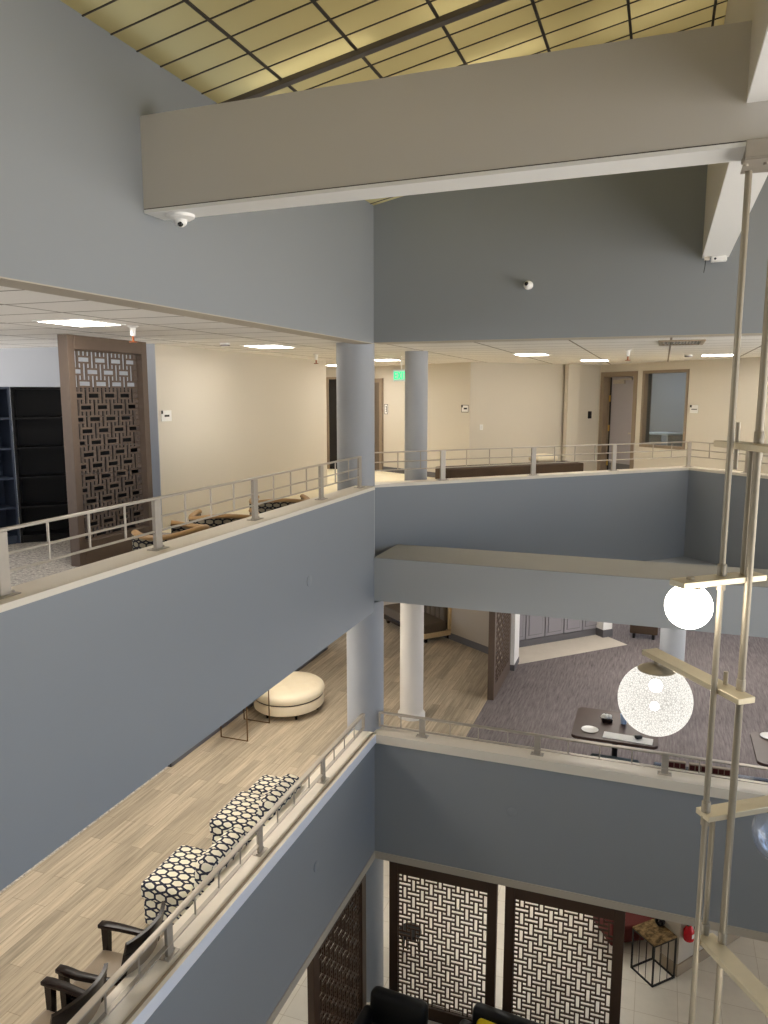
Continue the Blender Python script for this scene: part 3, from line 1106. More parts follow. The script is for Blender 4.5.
def bench(label, x, y, z, rz, Ln, D, H):
    t = thing('bench', label, 'bench', (x, y, z), rz)
    a = Ln / 2
    MB().rbox(-a, a, -D / 2, D / 2, .16, H, .025, 3).build('seat', DARKF, t)
    MB().rbox(-a + .03, a - .03, -D / 2 + .03, D / 2 - .03, .10, .17, .01, 2).build('base', DARKWOOD, t)
    for sx in (-1, 1):
        for sy in (-1, 1):
            MB().at(sx * (a - .1), sy * (D / 2 - .1), 0).lathe([(.025, 0), (.035, .11)], 12).build('foot', DARKWOOD, t)
    return t


bench('long low dark brown bench on the upper floor behind the angled railing', .99, 4.73, F2, pi / 4, 2.98, .55, .57)
cs = MB().rbox(-.24, .24, -.17, .17, 0, .12, .05, 4, bulge=.03).build('throw_pillow', IVORY)
tag(cs, 'cream pillow lying on the long dark bench near the wall outlet', 'pillow')
cs.location = (1.50, 5.24, F2 + .605)
cs.rotation_euler = (0, 0, pi / 4)

# ------------------------------------------------------------------ middle floor furniture


def slipper_chair(label, x, y, rz):
    """upholstered to the floor; local front is +x, width along y"""
    t = thing('slipper_chair', label, 'chair', (x, y, F1), rz, 'trellis-patterned chairs by the middle railing')
    MB().rbox(-.28, .30, -.37, .37, .02, .30, .03, 3).build('skirted_base', TRELLIS, t)
    MB().rbox(-.26, .33, -.385, .385, .30, .50, .055, 4, bulge=.02).build('seat_cushion', TRELLIS, t)
    b = MB()
    b.M = Matrix.Rotation(radians(-8), 4, 'Y')
    b.rbox(-.46, -.20, -.37, .37, .05, .93, .10, 5)
    b.build('backrest', TRELLIS, t)
    for sx, sy in ((.22, .3), (.22, -.3), (-.24, .3), (-.24, -.3)):
        MB().at(sx, sy, 0).lathe([(.02, 0), (.025, .03)], 10).build('foot', DARKWOOD, t)
    return t


sc = slipper_chair('navy and cream trellis-patterned chair next to the dark wooden armchairs', -.90, -3.28, pi)
dup(sc, (-.88, -2.02, F1), pi, 'navy and cream trellis-patterned chair farther along the ledge, behind the first one')
pf = thing('pouf', 'small trellis-patterned cube pouf beyond the second patterned chair', 'pouf', (-.93, -1.36, F1), 0)
MB().rbox(-.21, .19, -.26, .20, .03, .50, .05, 4, bulge=.015).build('cushion', TRELLIS, pf)
for sx in (-.14, .14):
    for sy in (-.18, .14):
        MB().at(sx, sy, 0).lathe([(.02, 0), (.025, .04)], 10).build('foot', DARKWOOD, pf)


def armchair(label, x, y, rz):
    """dark wood open armchair, local front +x"""
    t = thing('wooden_armchair', label, 'chair', (x, y, F1), rz, 'dark wooden armchairs')
    W = .29
    # seat: rounded front
    MB().at(.02, 0, 0).rbox(-.25, .25, -.25, .25, .40, .49, .04, 4, bulge=.025).build('seat', TAUPEL, t)
    fr = MB()
    fr.rbox(-.25, .27, -.27, -.235, .34, .41, .006, 1).rbox(-.25, .27, .235, .27, .34, .41, .006, 1).rbox(.235, .27, -.24, .24, .34, .41, .006, 1).rbox(-.26, -.225, -.24, .24, .34, .41, .006, 1)
    fr.build('seat_rail', DARKWOOD, t)
    for s in (-1, 1):
        MB().hexa([(.24, s * W - .018, 0), (.275, s * W - .018, 0), (.275, s * W + .018, 0), (.24, s * W + .018, 0),
                   (.215, s * W - .03, .667), (.285, s * W - .03, .667), (.285, s * W + .03, .667), (.215, s * W + .03, .667)]).build('leg', DARKWOOD, t)
        MB().hexa([(-.40, s * .255 - .018, 0), (-.36, s * .255 - .018, 0), (-.36, s * .255 + .018, 0), (-.40, s * .255 + .018, 0),
                   (-.28, s * .255 - .02, .42), (-.23, s * .255 - .02, .42), (-.23, s * .255 + .02, .42), (-.28, s * .255 + .02, .42)]).build('leg', DARKWOOD, t)
        ar = MB()
        sec = [(-.30, W - .02, .022, .665), (-.12, W + .005, .030, .660), (.10, W + .012, .038, .662), (.24, W, .042, .668), (.315, W - .005, .036, .668)]
        rings = []
        for (px, py, hw_, z) in sec:
            rings.append([ar.V((px, s * py - hw_, z)), ar.V((px, s * py + hw_, z)), ar.V((px, s * py + hw_, z + .036)), ar.V((px, s * py - hw_, z + .036))])
        for P, Q in zip(rings, rings[1:]):
            for i in range(4):
                ar.bm.faces.new((P[i], P[(i + 1) % 4], Q[(i + 1) % 4], Q[i]))
        ar.bm.faces.new(rings[0][::-1])
        ar.bm.faces.new(rings[-1])
        bmesh.ops.bevel(ar.bm, geom=list(ar.bm.edges), offset=.007, segments=2, profile=.5, affect='EDGES', clamp_overlap=True)
        ar.build('armrest', DARKWOOD, t)
    # curved back: frame + pad
    A = [radians(-34 + 68 * k / 12) for k in range(13)]
    Rb = .50
    lean = .13

    def bp(a, z, o):
        return (.20 - (Rb + o) * cos(a) - lean * (z - .42) / .55, (Rb + o) * sin(a) * 1.0, z)
    b = MB()
    for z0, z1 in ((.90, 1.05), (.44, .50)):
        rings = []
        for a in A:
            e = .025 * cos(a * 2.3)
            rings.append([b.V(bp(a, z0, -.018)), b.V(bp(a, z0, .018)), b.V(bp(a, z1 + e, .016)), b.V(bp(a, z1 + e, -.016))])
        for P, Q in zip(rings, rings[1:]):
            for i in range(4):
                b.bm.faces.new((P[i], P[(i + 1) % 4], Q[(i + 1) % 4], Q[i]))
        b.bm.faces.new(rings[0][::-1])
        b.bm.faces.new(rings[-1])
    for a in (A[0], A[-1]):
        q = -1 if a < 0 else 1
        b.hexa([bp(a, .40, -.02), bp(a, .40, .02), bp(a - q * .09, .40, .02), bp(a - q * .09, .40, -.02),
                bp(a, .95, -.02), bp(a, .95, .02), bp(a - q * .09, .95, .02), bp(a - q * .09, .95, -.02)])
    b.build('back_frame', DARKWOOD, t)
    pd = MB()
    rings = []
    for a in A[1:-1]:
        rings.append([pd.V(bp(a, .49, -.03)), pd.V(bp(a, .49, .012)), pd.V(bp(a, .89, .012)), pd.V(bp(a, .89, -.03))])
    for P, Q in zip(rings, rings[1:]):
        for i in range(4):
            pd.bm.faces.new((P[i], P[(i + 1) % 4], Q[(i + 1) % 4], Q[i]))
    pd.bm.faces.new(rings[0][::-1])
    pd.bm.faces.new(rings[-1])
    pd.build('back_pad', TAUPEL, t)
    return t


ac = armchair('dark wooden armchair with taupe seat, beside the first patterned chair', -.66, -4.78, pi + radians(4))
dup(ac, (-.66, -5.53, F1), pi - radians(2), 'dark wooden armchair with taupe seat, nearest the viewer at the lower left')

# oval tufted ottoman
ot = thing('ottoman', 'round ivory tufted ottoman beside the thin metal side table', 'ottoman', (-2.33, 1.95, F1), 0)


def tuft(x, y, z):
    r = math.hypot(x, y)
    if z > .36:
        z += .016 * (abs(cos(pi * (x + y) / .30)) * abs(cos(pi * (x - y) / .30)) - .5) * max(0, 1 - (r / .62) ** 4)
    return x, y, z


MB().lathe([(0, .29), (.60, .29), (.63, .31), (.64, .36), (.625, .41), (.585, .445), (.5, .458)] + [(.5 - .05 * k, .462 + .001 * k) for k in range(1, 10)] + [(0, .47)], 64, sx=.96, sy=1.06, fn=tuft).build('cushion', IVORY, ot)
MB().lathe([(0, .10), (.60, .10), (.625, .12), (.63, .2), (.625, .27), (.60, .285), (0, .285)], 64, sx=.96, sy=1.06).build('base_band', IVORY, ot)
MB().lathe([(.585, .283), (.618, .283), (.618, .293), (.585, .293)], 64, sx=.96, sy=1.06).build('welt', DARKF, ot)
bt = MB()
for i in range(-3, 4):
    for j in range(-3, 4):
        for o in (0, .15):
            x, y = i * .30 + o, j * .30 + o
            if math.hypot(x, y) < .5:
                bt.sphere(x, y, .462, .014, 10, 6, .5)
bt.build('buttons', IVORY, ot)
for k in range(6):
    a = 2 * pi * k / 6 + .2
    MB().at(.5 * cos(a), .54 * sin(a), 0).lathe([(.02, 0), (.032, .10)], 12).build('foot', DARKWOOD, ot)

st = thing('side_table', 'side table on thin bronze hoop legs beside the ivory ottoman', 'side table', (-2.59, .88, F1), 0)
for y in (-.365, .365):
    MB().tube([(-.24, y, .012), (.24, y, .012), (.24, y, .60), (-.24, y, .60)], .012, 8, closed=True).build('leg', BRONZE, st)
MB().rbox(-.27, .27, -.40, .40, .612, .64, .006, 2).build('table_top', TABLEW, st)


def table(label, x0, x1, y0, y1, H):
    t = thing('table', label, 'table', ((x0 + x1) / 2, (y0 + y1) / 2, F1), 0, 'dark square tables on the grey carpet')
    a, b = (x1 - x0) / 2, (y1 - y0) / 2
    tp = MB()
    rc = .09
    poly = []
    for cx, cy, q in ((a - rc, -b + rc, -90), (a - rc, b - rc, 0), (-a + rc, b - rc, 90), (-a + rc, -b + rc, 180)):
        poly += [(cx + rc * cos(radians(q + 15 * k)), cy + rc * sin(radians(q + 15 * k))) for k in range(7)]
    tp.prism(poly, H - .038, H - .006).prism([(x * .995, y * .995) for x, y in poly], H - .006, H)
    tp.build('table_top', TABLEW, t)
    MB().lathe([(0, .02), (.05, .02), (.04, .1), (.04, H - .05), (.12, H - .04), (0, H - .04)], 20).build('pedestal', BLACKM, t)
    MB().lathe([(0, 0), (.30, 0), (.29, .02), (.06, .035), (0, .035)], 28).build('base', BLACKM, t)
    return t


table('dark walnut table with papers and a plate, left of the large glowing globe', 2.62, 3.78, .86, 1.93, .735)
table('dark walnut table with one plate, cut off at the right edge', 5.00, 6.1, .84, 1.87, .735)
TT = F1 + .735


def plate(label, x, y):
    o = MB().lathe([(0, .004), (.07, .004), (.115, .016), (.118, .019), (.07, .009), (0, .008)], 36).build('plate', CERAM)
    tag(o, label, 'plate', 'white plates on the dark tables')
    o.location = (x, y, TT - .003)


plate('white round plate on the table left of the large globe', 2.86, 1.12)
plate('white round plate on the table at the right edge', 5.24, 1.74)
o = MB().rbox(-.33, .33, -.10, .10, 0, .006, .002, 1).build('paper_runner', PAPER)
tag(o, 'white printed paper strip lying along the near edge of the table', 'paper')
o.location = (3.38, 1.02, TT + .001)
o.rotation_euler = (0, 0, radians(-3))
# crumpled tissue in a small dark holder
th = thing('napkin_holder', 'small dark holder with crumpled white napkins on the table', 'napkin holder', (3.07, 1.50, TT), .3)
MB().rbox(-.07, .07, -.05, .05, 0, .05, .008, 2).build('holder', DARKWOOD, th)
r = random.Random(3)
nb = MB()
for k in range(9):
    nb.sphere(r.uniform(-.06, .06), r.uniform(-.035, .035), .06 + r.uniform(0, .035), .03, 7, 5)
nb.build('napkins', CERAM, th)
gl = thing('tumbler', 'pale blue clear tumbler on the table beside the large globe', 'glass', (3.30, 1.52, TT), 0)
MB().lathe([(0, 0), (.04, 0), (.05, .14), (.046, .14), (.038, .01), (0, .01)], 24).build('glass_wall', CLEARBLUE, gl)
MB().lathe([(0, .012), (.037, .012), (.042, .07), (0, .07)], 20).build('wrapped_contents', CERAM, gl)
o = MB().rbox(-.05, .05, -.035, .035, 0, .05, .02, 3).build('dark_case', BLACKL)
tag(o, 'small dark case lying on the white paper strip', 'case')
o.location = (3.52, 1.05, TT + .008)
o.rotation_euler = (0, 0, .6)

# stools / bench tucked at the curb
sl = thing('stool', 'low stool with a dark teal seat between the table and the back ledge', 'stool', (3.23, .60, F1), 0)
MB().rbox(-.32, .32, -.15, .17, .50, .57, .025, 3).build('seat', TEAL, sl)
for sx in (-.3, .3):
    for sy in (-.11, .11):
        MB().tube([(sx, sy, 0), (sx * .95, sy * .95, .51)], .014, 8).build('leg', BLACKM, sl)
bn = thing('low_bench', 'long low dark bench along the inside of the middle back ledge', 'bench', (5.35, .58, F1), 0)
MB().rbox(-1.62, 1.62, -.20, .22, .50, .56, .015, 2).build('seat', DARKWOOD, bn)
for sx in (-1.5, 0, 1.5):
    MB().box(sx - .03, sx + .03, -.17, .17, 0, .50).build('leg', DARKWOOD, bn)
for k, (x, lb) in enumerate(((4.02, 'left'), (4.28, 'middle'), (4.56, 'right'))):
    t = thing('picture_block', 'dark red picture block under the back railing, %s of three' % {'left': 'nearest the railing post', 'middle': 'the middle one', 'right': 'nearest the lamp rods'}[lb], 'picture block', (x, .70, F1 + .56), .05, 'picture blocks on the low bench')
    MB().rbox(-.11, .11, -.03, .03, 0, .10, .004, 1).build('block', TAUPEL, t)
    for q in (-.072, 0, .072):
        MB().rbox(q - .03, q + .03, -.034, -.029, .02, .085, .001, 1).build('picture', PHOTO, t)
# far furniture whose feet show just under the beam
fb = thing('far_bench', 'black-footed bench at the far end of the grey carpet, mostly hidden', 'bench', (3.46, 8.30, F1), 0)
MB().rbox(-.30, .30, -.2, .2, .12, .46, .02, 2).build('seat', DARKF, fb)
for sx in (-.21, .21):
    for sy in (-.13, .13):
        MB().at(sx, sy, 0).lathe([(.028, 0), (.034, .13)], 10).build('foot', BLACKM, fb)

# ------------------------------------------------------------------ ground floor furniture
bk = thing('leather_armchair', 'black leather armchair in front of the dark lattice screen', 'armchair', (.56, -.98, 0), radians(-4))
MB().rbox(-.40, .40, -.36, .36, .12, .44, .06, 4, bulge=.03).build('seat', BLACKL, bk)
b = MB()
b.M = Matrix.Translation((0, .30, .30)) @ Matrix.Rotation(radians(-8), 4, 'X')
b.rbox(-.42, .42, -.10, .12, 0, .55, .09, 5).build('backrest', BLACKL, bk)
for s in (-1, 1):
    MB().rbox(s * .43 - .09, s * .43 + .09, -.38, .36, .10, .60, .08, 5).build('arm', BLACKL, bk)
    for sy in (-.3, .3):
        MB().at(s * .42, sy, 0).lathe([(.02, 0), (.028, .12)], 10).build('foot', STEEL, bk)
so = thing('leather_sofa', 'black leather sofa holding a yellow pillow at the bottom edge', 'sofa', (2.35, -.82, 0), radians(-6))
MB().rbox(-.80, .80, -.36, .36, .12, .42, .06, 4).build('seat', BLACKL, so)
b = MB()
b.M = Matrix.Translation((0, .34, .30)) @ Matrix.Rotation(radians(-8), 4, 'X')
b.rbox(-.82, .82, -.10, .10, 0, .50, .07, 5).build('backrest', BLACKL, so)
for s in (-1, 1):
    MB().rbox(s * .88 - .10, s * .88 + .10, -.38, .36, .10, .58, .07, 5).build('arm', BLACKL, so)
    for sy in (-.3, .3):
        MB().at(s * .8, sy, 0).lathe([(.02, 0), (.028, .12)], 10).build('foot', STEEL, so)
yp = MB().rbox(-.23, .23, -.07, .07, -.21, .21, .06, 5).build('throw_pillow', YELLOW)
tag(yp, 'yellow pillow leaning on the black leather sofa', 'pillow')
yp.location = (1.93, -.80, .73)
yp.rotation_euler = (radians(-16), 0, radians(-8))

sd = thing('accent_table', 'black wire-framed side table with a mottled brown top on the ground floor', 'side table', (3.905, 2.12, 0), radians(45))
a = .225
MB().rbox(-a - .01, a + .01, -a - .01, a + .01, .70, .725, .004, 2).build('table_top', MARBLE, sd)
fr = MB()
for z, nm in ((.012, 'bottom_frame'), (.688, 'top_frame')):
    fr = MB()
    for q in (-a, a):
        fr.box(-a - .011, a + .011, q - .011, q + .011, z - .011, z + .011).box(q - .011, q + .011, -a - .011, a + .011, z - .011, z + .011)
    fr.build(nm, BLACKM, sd, smooth=False)
for sx in (-a, a):
    for sy in (-a, a):
        MB().box(sx - .011, sx + .011, sy - .011, sy + .011, 0, .70).build('leg', BLACKM, sd, smooth=False)
for q in (-.075, .075):
    for e in (-a, a):
        MB().tube([(q, e, .02), (q, e, .69)], .005, 8).build('wire', BLACKM, sd)
        MB().tube([(e, q, .02), (e, q, .69)], .005, 8).build('wire', BLACKM, sd)
bo = thing('bowl', 'small dark bowl on the mottled side table', 'bowl', (3.98, 2.30, .725), 0)
MB().lathe([(0, 0), (.04, 0), (.075, .05), (.08, .07), (.072, .07), (.035, .012), (0, .012)], 28).build('bowl_body', BLACKM, bo)
MB().sphere(0, 0, .05, .045, 14, 8).build('bowl_contents', DARKWOOD, bo)
ma = thing('maroon_armchair', 'maroon armchair half hidden between the lattice screen and the wire side table', 'armchair', (3.48, 2.86, 0), radians(30))
MB().rbox(-.36, .36, -.34, .34, .14, .44, .05, 4).build('seat', MAROON, ma)
MB().rbox(-.38, .38, .24, .42, .2, .86, .07, 5).build('backrest', MAROON, ma)
for s in (-1, 1):
    MB().rbox(s * .40 - .07, s * .40 + .07, -.36, .34, .12, .60, .05, 4).build('arm', MAROON, ma)
    for sy in (-.28, .28):
        MB().at(s * .36, sy, 0).lathe([(.02, 0), (.028, .14)], 10).build('leg', DARKWOOD, ma)
sg = thing('stool', 'small dark round stool glimpsed through the left front lattice screen', 'stool', (.18, 1.15, 0), 0)
MB().lathe([(0, .42), (.17, .42), (.19, .45), (.18, .49), (0, .50)], 28).build('seat', BLACKL, sg)
for k in range(3):
    aa = 2 * pi * k / 3
    MB().tube([(.17 * cos(aa), .17 * sin(aa), 0), (.12 * cos(aa), .12 * sin(aa), .43)], .013, 8).build('leg', BLACKM, sg)
fx = thing('fire_extinguisher', 'red fire extinguisher hung on the white ground-floor wall', 'fire extinguisher', (4.405, 2.215, .64), atan2(3.82, 2.93))
MB().lathe([(0, 0), (.07, 0), (.08, .02), (.08, .16), (.05, .22), (.025, .25), (0, .25)], 24).build('cylinder', RED, fx)
MB().rbox(-.03, .03, -.083, -.078, .07, .14, .002, 1).build('label_plate', PAPER, fx)
vv = MB().rbox(-.05, .05, -.02, .02, .25, .30, .008, 2)
vv.tube([(.03, 0, .27), (.11, -.01, .26), (.12, -.02, .14)], .012, 8)
vv.build('valve', BLACKM, fx)

# ------------------------------------------------------------------ fittings on walls and ceilings


def on(M, name, label, cat, group=None):
    t = thing(name, label, cat, (0, 0, 0), 0, group)
    t.matrix_world = M
    return t


def wallM(x, y, z, nx, ny):
    """frame on a wall: local -y points out of the wall along (nx,ny), x along the wall"""
    return Matrix.Translation((x, y, z)) @ Matrix.Rotation(atan2(nx, -ny), 4, 'Z')


def sign(label, M, w, h, marks, board=PAPER, edge=None):
    t = on(M, 'wall_sign', label, 'sign')
    MB().rbox(-w / 2, w / 2, -.012, 0, -h / 2, h / 2, .003, 1).build('sign_plate', board, t)
    if edge:
        f = MB()
        e = .012
        f.box(-w / 2, w / 2, -.015, -.011, h / 2 - e, h / 2).box(-w / 2, w / 2, -.015, -.011, -h / 2, -h / 2 + e)
        f.box(-w / 2, -w / 2 + e, -.015, -.011, -h / 2, h / 2).box(w / 2 - e, w / 2, -.015, -.011, -h / 2, h / 2)
        f.build('sign_border', edge, t, smooth=False)
    m = MB()
    for (x0, x1, z0, z1) in marks:
        m.box(x0 * w, x1 * w, -.016, -.011, z0 * h, z1 * h)
    m.build('sign_marks', BLACKM, t, smooth=False)
    return t


sign('small white sign on the beige wall just right of the tall lattice screen', wallM(-2.948, -.44, 8.77, 1, 0), .24, .15,
     [(-.5, -.36, .2, .5), (-.2, .25, -.08, .1)])
lx = Vector(WB_ + (0,)) - Vector(WA + (0,))
sign('small room sign at the corner of the lobby wall, left of the light switch', LW @ Matrix.Translation((lx.length - .14, -.002, 8.77 )), .22, .16,
     [(-.5, -.3, .15, .5), (-.15, .3, -.1, .12)], PAPER, DARKGRID)
sign('small dark-bordered number sign beside the brown door between the round columns', LW @ Matrix.Translation((.42, -.002, 8.72)), .13, .24,
     [(-.12, .16, .18, .3), (.06, .18, .0, .3), (-.12, .18, -.05, .04), (.06, .18, -.3, .0), (-.12, .16, -.3, -.2)], PAPER, BLACKM)
sign('white room sign on the wall right of the office window', DW @ Matrix.Translation((2.84, -.002, 8.78)), .2, .16,
     [(-.5, -.28, .2, .5), (-.3, .4, -.08, .02)], PAPER)
CWM = Matrix.Translation((WB_[0], WB_[1], 0)) @ Matrix.Rotation(atan2(WC[1] + .13 - WB_[1], WC[0] + .02 - WB_[0]), 4, 'Z')
t = on(CWM @ Matrix.Translation((.30, -.002, 8.37)), 'light_switch', 'white light switch plate on the corridor wall above the long dark bench', 'light switch')
MB().rbox(-.04, .04, -.01, 0, -.06, .06, .003, 1).build('plate', WHITE, t)
MB().rbox(-.016, .016, -.016, -.009, -.03, .03, .002, 1).build('rocker', PAPER, t)
t = on(CWM @ Matrix.Translation((1.98, -.002, 7.62)), 'wall_outlet', 'white wall outlet low on the corridor wall behind the cream pillow', 'outlet')
MB().rbox(-.04, .04, -.01, 0, -.06, .06, .003, 1).build('plate', WHITE, t)
for z in (-.026, .026):
    MB().rbox(-.016, .016, -.014, -.009, z - .017, z + .017, .004, 2).build('socket', PAPER, t)
t = on(CWM @ Matrix.Translation((3.36, -.002, 8.60)), 'card_reader', 'black card reader on the wall left of the grey office door', 'card reader')
MB().rbox(-.05, .05, -.035, 0, -.085, .085, .012, 3).build('housing', BLACKM, t)
MB().rbox(-.02, .02, -.038, -.033, .03, .05, .002, 1).build('indicator', DARKGL, t)

for lb, M, r in (('round blank cover plate on the upper left blue-grey parapet', Matrix.Translation((.0, -2.07, 7.016)), .062),
                 ('round blank cover plate on the middle left blue-grey parapet', Matrix.Translation((.0, -2.0, 3.52)), .062),
                 ('round blank cover plate on the middle back parapet below the railing', Matrix.Translation((1.972, 0, 3.514)) @ Matrix.Rotation(-pi / 2, 4, 'Z'), .062)):
    o = MB().disc_x(0, 0, 0, r, .008, 32).build('cover_plate', BLUE)
    tag(o, lb, 'cover plate', 'round cover plates')
    o.matrix_world = M

# exit sign
ex = thing('exit_sign', 'green lit exit sign hanging from the ceiling beside the thinner column', 'exit sign', (-.89, 3.82, 9.41), radians(-14))
MB().rbox(-.17, .17, -.025, .025, -.105, .105, .006, 2).build('housing', WHITE, ex)
MB().box(-.155, .155, -.029, -.024, -.09, .09).build('face', EXITW, ex, smooth=False)
MB().tube([(0, 0, .10), (0, 0, CE2 - 9.41)], .012, 8).build('stem', WHITE, ex)
lt = MB()


def bar(x0, z0, x1, z1, wd=.024):
    dx, dz = x1 - x0, z1 - z0
    ln = math.hypot(dx, dz)
    px, pz = -dz / ln * wd / 2, dx / ln * wd / 2
    lt.hexa([(x0 + px, -.033, z0 + pz), (x1 + px, -.033, z1 + pz), (x1 - px, -.033, z1 - pz), (x0 - px, -.033, z0 - pz),
             (x0 + px, -.028, z0 + pz), (x1 + px, -.028, z1 + pz), (x1 - px, -.028, z1 - pz), (x0 - px, -.028, z0 - pz)])


def glyph(ch, x, w, h):
    if ch == 'E':
        bar(x, -h, x, h)
        for z in (-h + .012, 0, h - .012):
            bar(x, z, x + w, z)
    if ch == 'X':
        bar(x - .005, -h, x + w, h)
        bar(x - .005, h, x + w, -h)
    if ch == 'I':
        bar(x + w / 2, -h, x + w / 2, h)
    if ch == 'T':
        bar(x - .008, h - .012, x + w, h - .012)
        bar(x + w / 2 - .004, -h, x + w / 2 - .004, h)


for ch, x, wd in (('E', -.128, .05), ('X', -.054, .06), ('I', .022, .03), ('T', .072, .056)):
    glyph(ch, x, wd, .068)
lt.build('letters', EXITG, ex, smooth=False)

# cameras, sprinklers, detectors, vent
dc = thing('dome_camera', 'white dome camera under the left end of the long ceiling beam', 'security camera', (.225, -4.625, 10.357), 0)
MB().lathe([(0, -.035), (.075, -.035), (.10, -.02), (.105, 0), (0, 0)], 32).build('base', WHITE, dc)
MB().lathe([(0, -.085), (.02, -.083), (.043, -.065), (.05, -.034), (0, -.034)], 28).build('dome', WHITE, dc)
MB().sphere(.012, -.022, -.066, .022, 14, 8).build('lens', DARKGL, dc)
wc = thing('wall_camera', 'small white ball camera on the dark upper back wall', 'security camera', (2.007, -.001, 10.372), 0)
M0 = MB()
M0.M = Matrix.Rotation(pi / 2, 4, 'X')
M0.lathe([(0, 0), (.05, 0), (.05, .02), (.03, .03), (.03, .06), (0, .06)], 24).build('base', WHITE, wc)
MB().sphere(0, -.085, -.01, .052, 20, 12).build('body', WHITE, wc)
MB().sphere(-.01, -.122, .002, .026, 14, 8).build('lens', DARKGL, wc)
sb = thing('sensor_box', 'small white sensor box under the far end of the ridge beam', 'sensor', (4.10, -.09, 10.574), 0)
MB().rbox(-.075, .085, -.05, .05, -.055, 0, .006, 2).build('housing', WHITE, sb)
MB().sphere(-.035, -.05, -.03, .013, 12, 8).build('lens', DARKGL, sb)
MB().rbox(-.145, -.09, -.03, .03, -.035, 0, .004, 1).build('junction', CREAM, sb)
MB().tube([(-.13, 0, -.03), (-.132, .02, -.09), (-.14, .05, -.16)], .004, 6).build('cable', BLACKM, sb)


def sprinkler(label, x, y, z):
    t = thing('sprinkler', label, 'sprinkler', (x, y, z), 0, 'ceiling sprinklers')
    MB().lathe([(0, -.02), (.03, -.02), (.055, -.008), (.06, 0), (0, 0)], 24).build('escutcheon', WHITE, t)
    MB().lathe([(.024, -.10), (.03, -.02)], 14).build('body', WHITE, t)
    MB().lathe([(.011, -.155), (.011, -.10)], 12).build('bulb_frame', COPPER, t)
    MB().lathe([(0, -.165), (.04, -.165), (.042, -.155), (0, -.152)], 18).build('deflector', COPPER, t)


sprinkler('sprinkler with a copper head near the top of the tall lattice screen', -1.48, -3.0, CE2)
sprinkler('sprinkler at the far end of the left beige wall', -2.0, 2.55, CE2)
sprinkler('sprinkler hanging above the grey office door', 3.06, 3.01, CE2)
for lb, x, y in (('round white smoke detector near the second left light panel', -2.0, -.38), ('round smoke detector left of the light in front of the office window', 3.98, 4.95)):
    t = thing('smoke_detector', lb, 'smoke detector', (x, y, CE2), 0)
    MB().lathe([(0, -.05), (.05, -.045), (.06, -.03), (.068, -.012), (.068, 0), (0, 0)], 28).build('housing', WHITE, t)
    MB().lathe([(.052, -.034), (.064, -.034), (.064, -.022), (.052, -.022)], 28).build('grille', DARKGRID, t)
vt = thing('ceiling_vent', 'rectangular ceiling air vent above the office window', 'vent', (3.79, 1.42, CE2), 0)
f = MB()
f.box(-.28, .28, -.43, -.38, -.02, 0).box(-.28, .28, .38, .43, -.02, 0).box(-.28, -.23, -.38, .38, -.02, 0).box(.23, .28, -.38, .38, -.02, 0)
f.build('frame', TAUPEB, vt, smooth=False)
s = MB()
for k in range(11):
    x = -.20 + .04 * k
    s.hexa([(x, -.38, -.016), (x + .025, -.38, -.004), (x + .025, .38, -.004), (x, .38, -.016), (x, -.38, -.014), (x + .025, -.38, -.002), (x + .025, .38, -.002), (x, .38, -.014)])
s.build('slats', GREYTOP, vt, smooth=False)

# ------------------------------------------------------------------ the tall hanging lamp
RA, RB = (3.985, -4.73), (4.135, -4.71)
la = thing('hanging_lamp', 'tall hanging lamp of satin metal rods and crossbars with glass globes', 'lamp', (3.985, -4.73, 10.357), 0)
LZ = 10.357


def lb_():
    b = MB()
    b.M = Matrix.Translation((-3.985, 4.73, -LZ))      # build in world coordinates
    return b


br = lb_()
br.rbox(3.945, 4.36, -4.97, -4.68, 10.335, 10.356, .004, 1)
br.rbox(3.945, 4.36, -4.975, -4.955, 10.295, 10.385, .003, 1)
br.rbox(3.945, 4.36, -4.97, -4.68, 10.285, 10.298, .003, 1)
for x in (3.955, 4.055, 4.25):
    br.cyl(x, -4.88, 10.273, 10.285, .014, 12)
br.build('ceiling_bracket', STEEL, la)
ZB = [8.779, 7.988, 7.281, 6.468, 5.585]


def rod(x, y, z0, z1, r=.018):
    lb_().tube([(x, y, z0), (x, y, z1)], r, 14).build('rod', NICKEL, la)


rod(RA[0], RA[1], 3.9, 10.30, .0185)
rod(RB[0], RB[1], 3.9, 10.30, .022)
rod(4.035, -4.655, ZB[4], ZB[3])
rod(4.108, -4.655, ZB[1], ZB[0], .018)
lb_().tube([(4.03, -4.60, ZB[0] - .16), (4.03, -4.60, ZB[0] + .12)], .012, 10).build('stub_rod', NICKEL, la)
lb_().tube([(4.055, -4.635, ZB[2]), (4.055, -4.635, ZB[2] + .085)], .014, 10).build('stub_rod', NICKEL, la)
bars = [((3.965, -4.44), (4.42, -5.42), ZB[0]), ((3.73, -4.965), (4.205, -4.575), ZB[1]), ((3.60, -4.08), (4.16, -4.835), ZB[2]),
        ((3.965, -4.745), (4.55, -4.33), ZB[3]), ((4.035, -4.665), (4.62, -5.55), ZB[4])]
for (a, b, z) in bars:
    d = Vector((b[0] - a[0], b[1] - a[1]))
    ln, an = d.length, atan2(d.y, d.x)
    m = lb_()
    m.M = m.M @ Matrix.Translation((a[0], a[1], z)) @ Matrix.Rotation(an, 4, 'Z')
    m.rbox(0, ln, -.062, .062, -.034, .004, .003, 1)
    o = m.build('crossbar', DARKNICK, la)
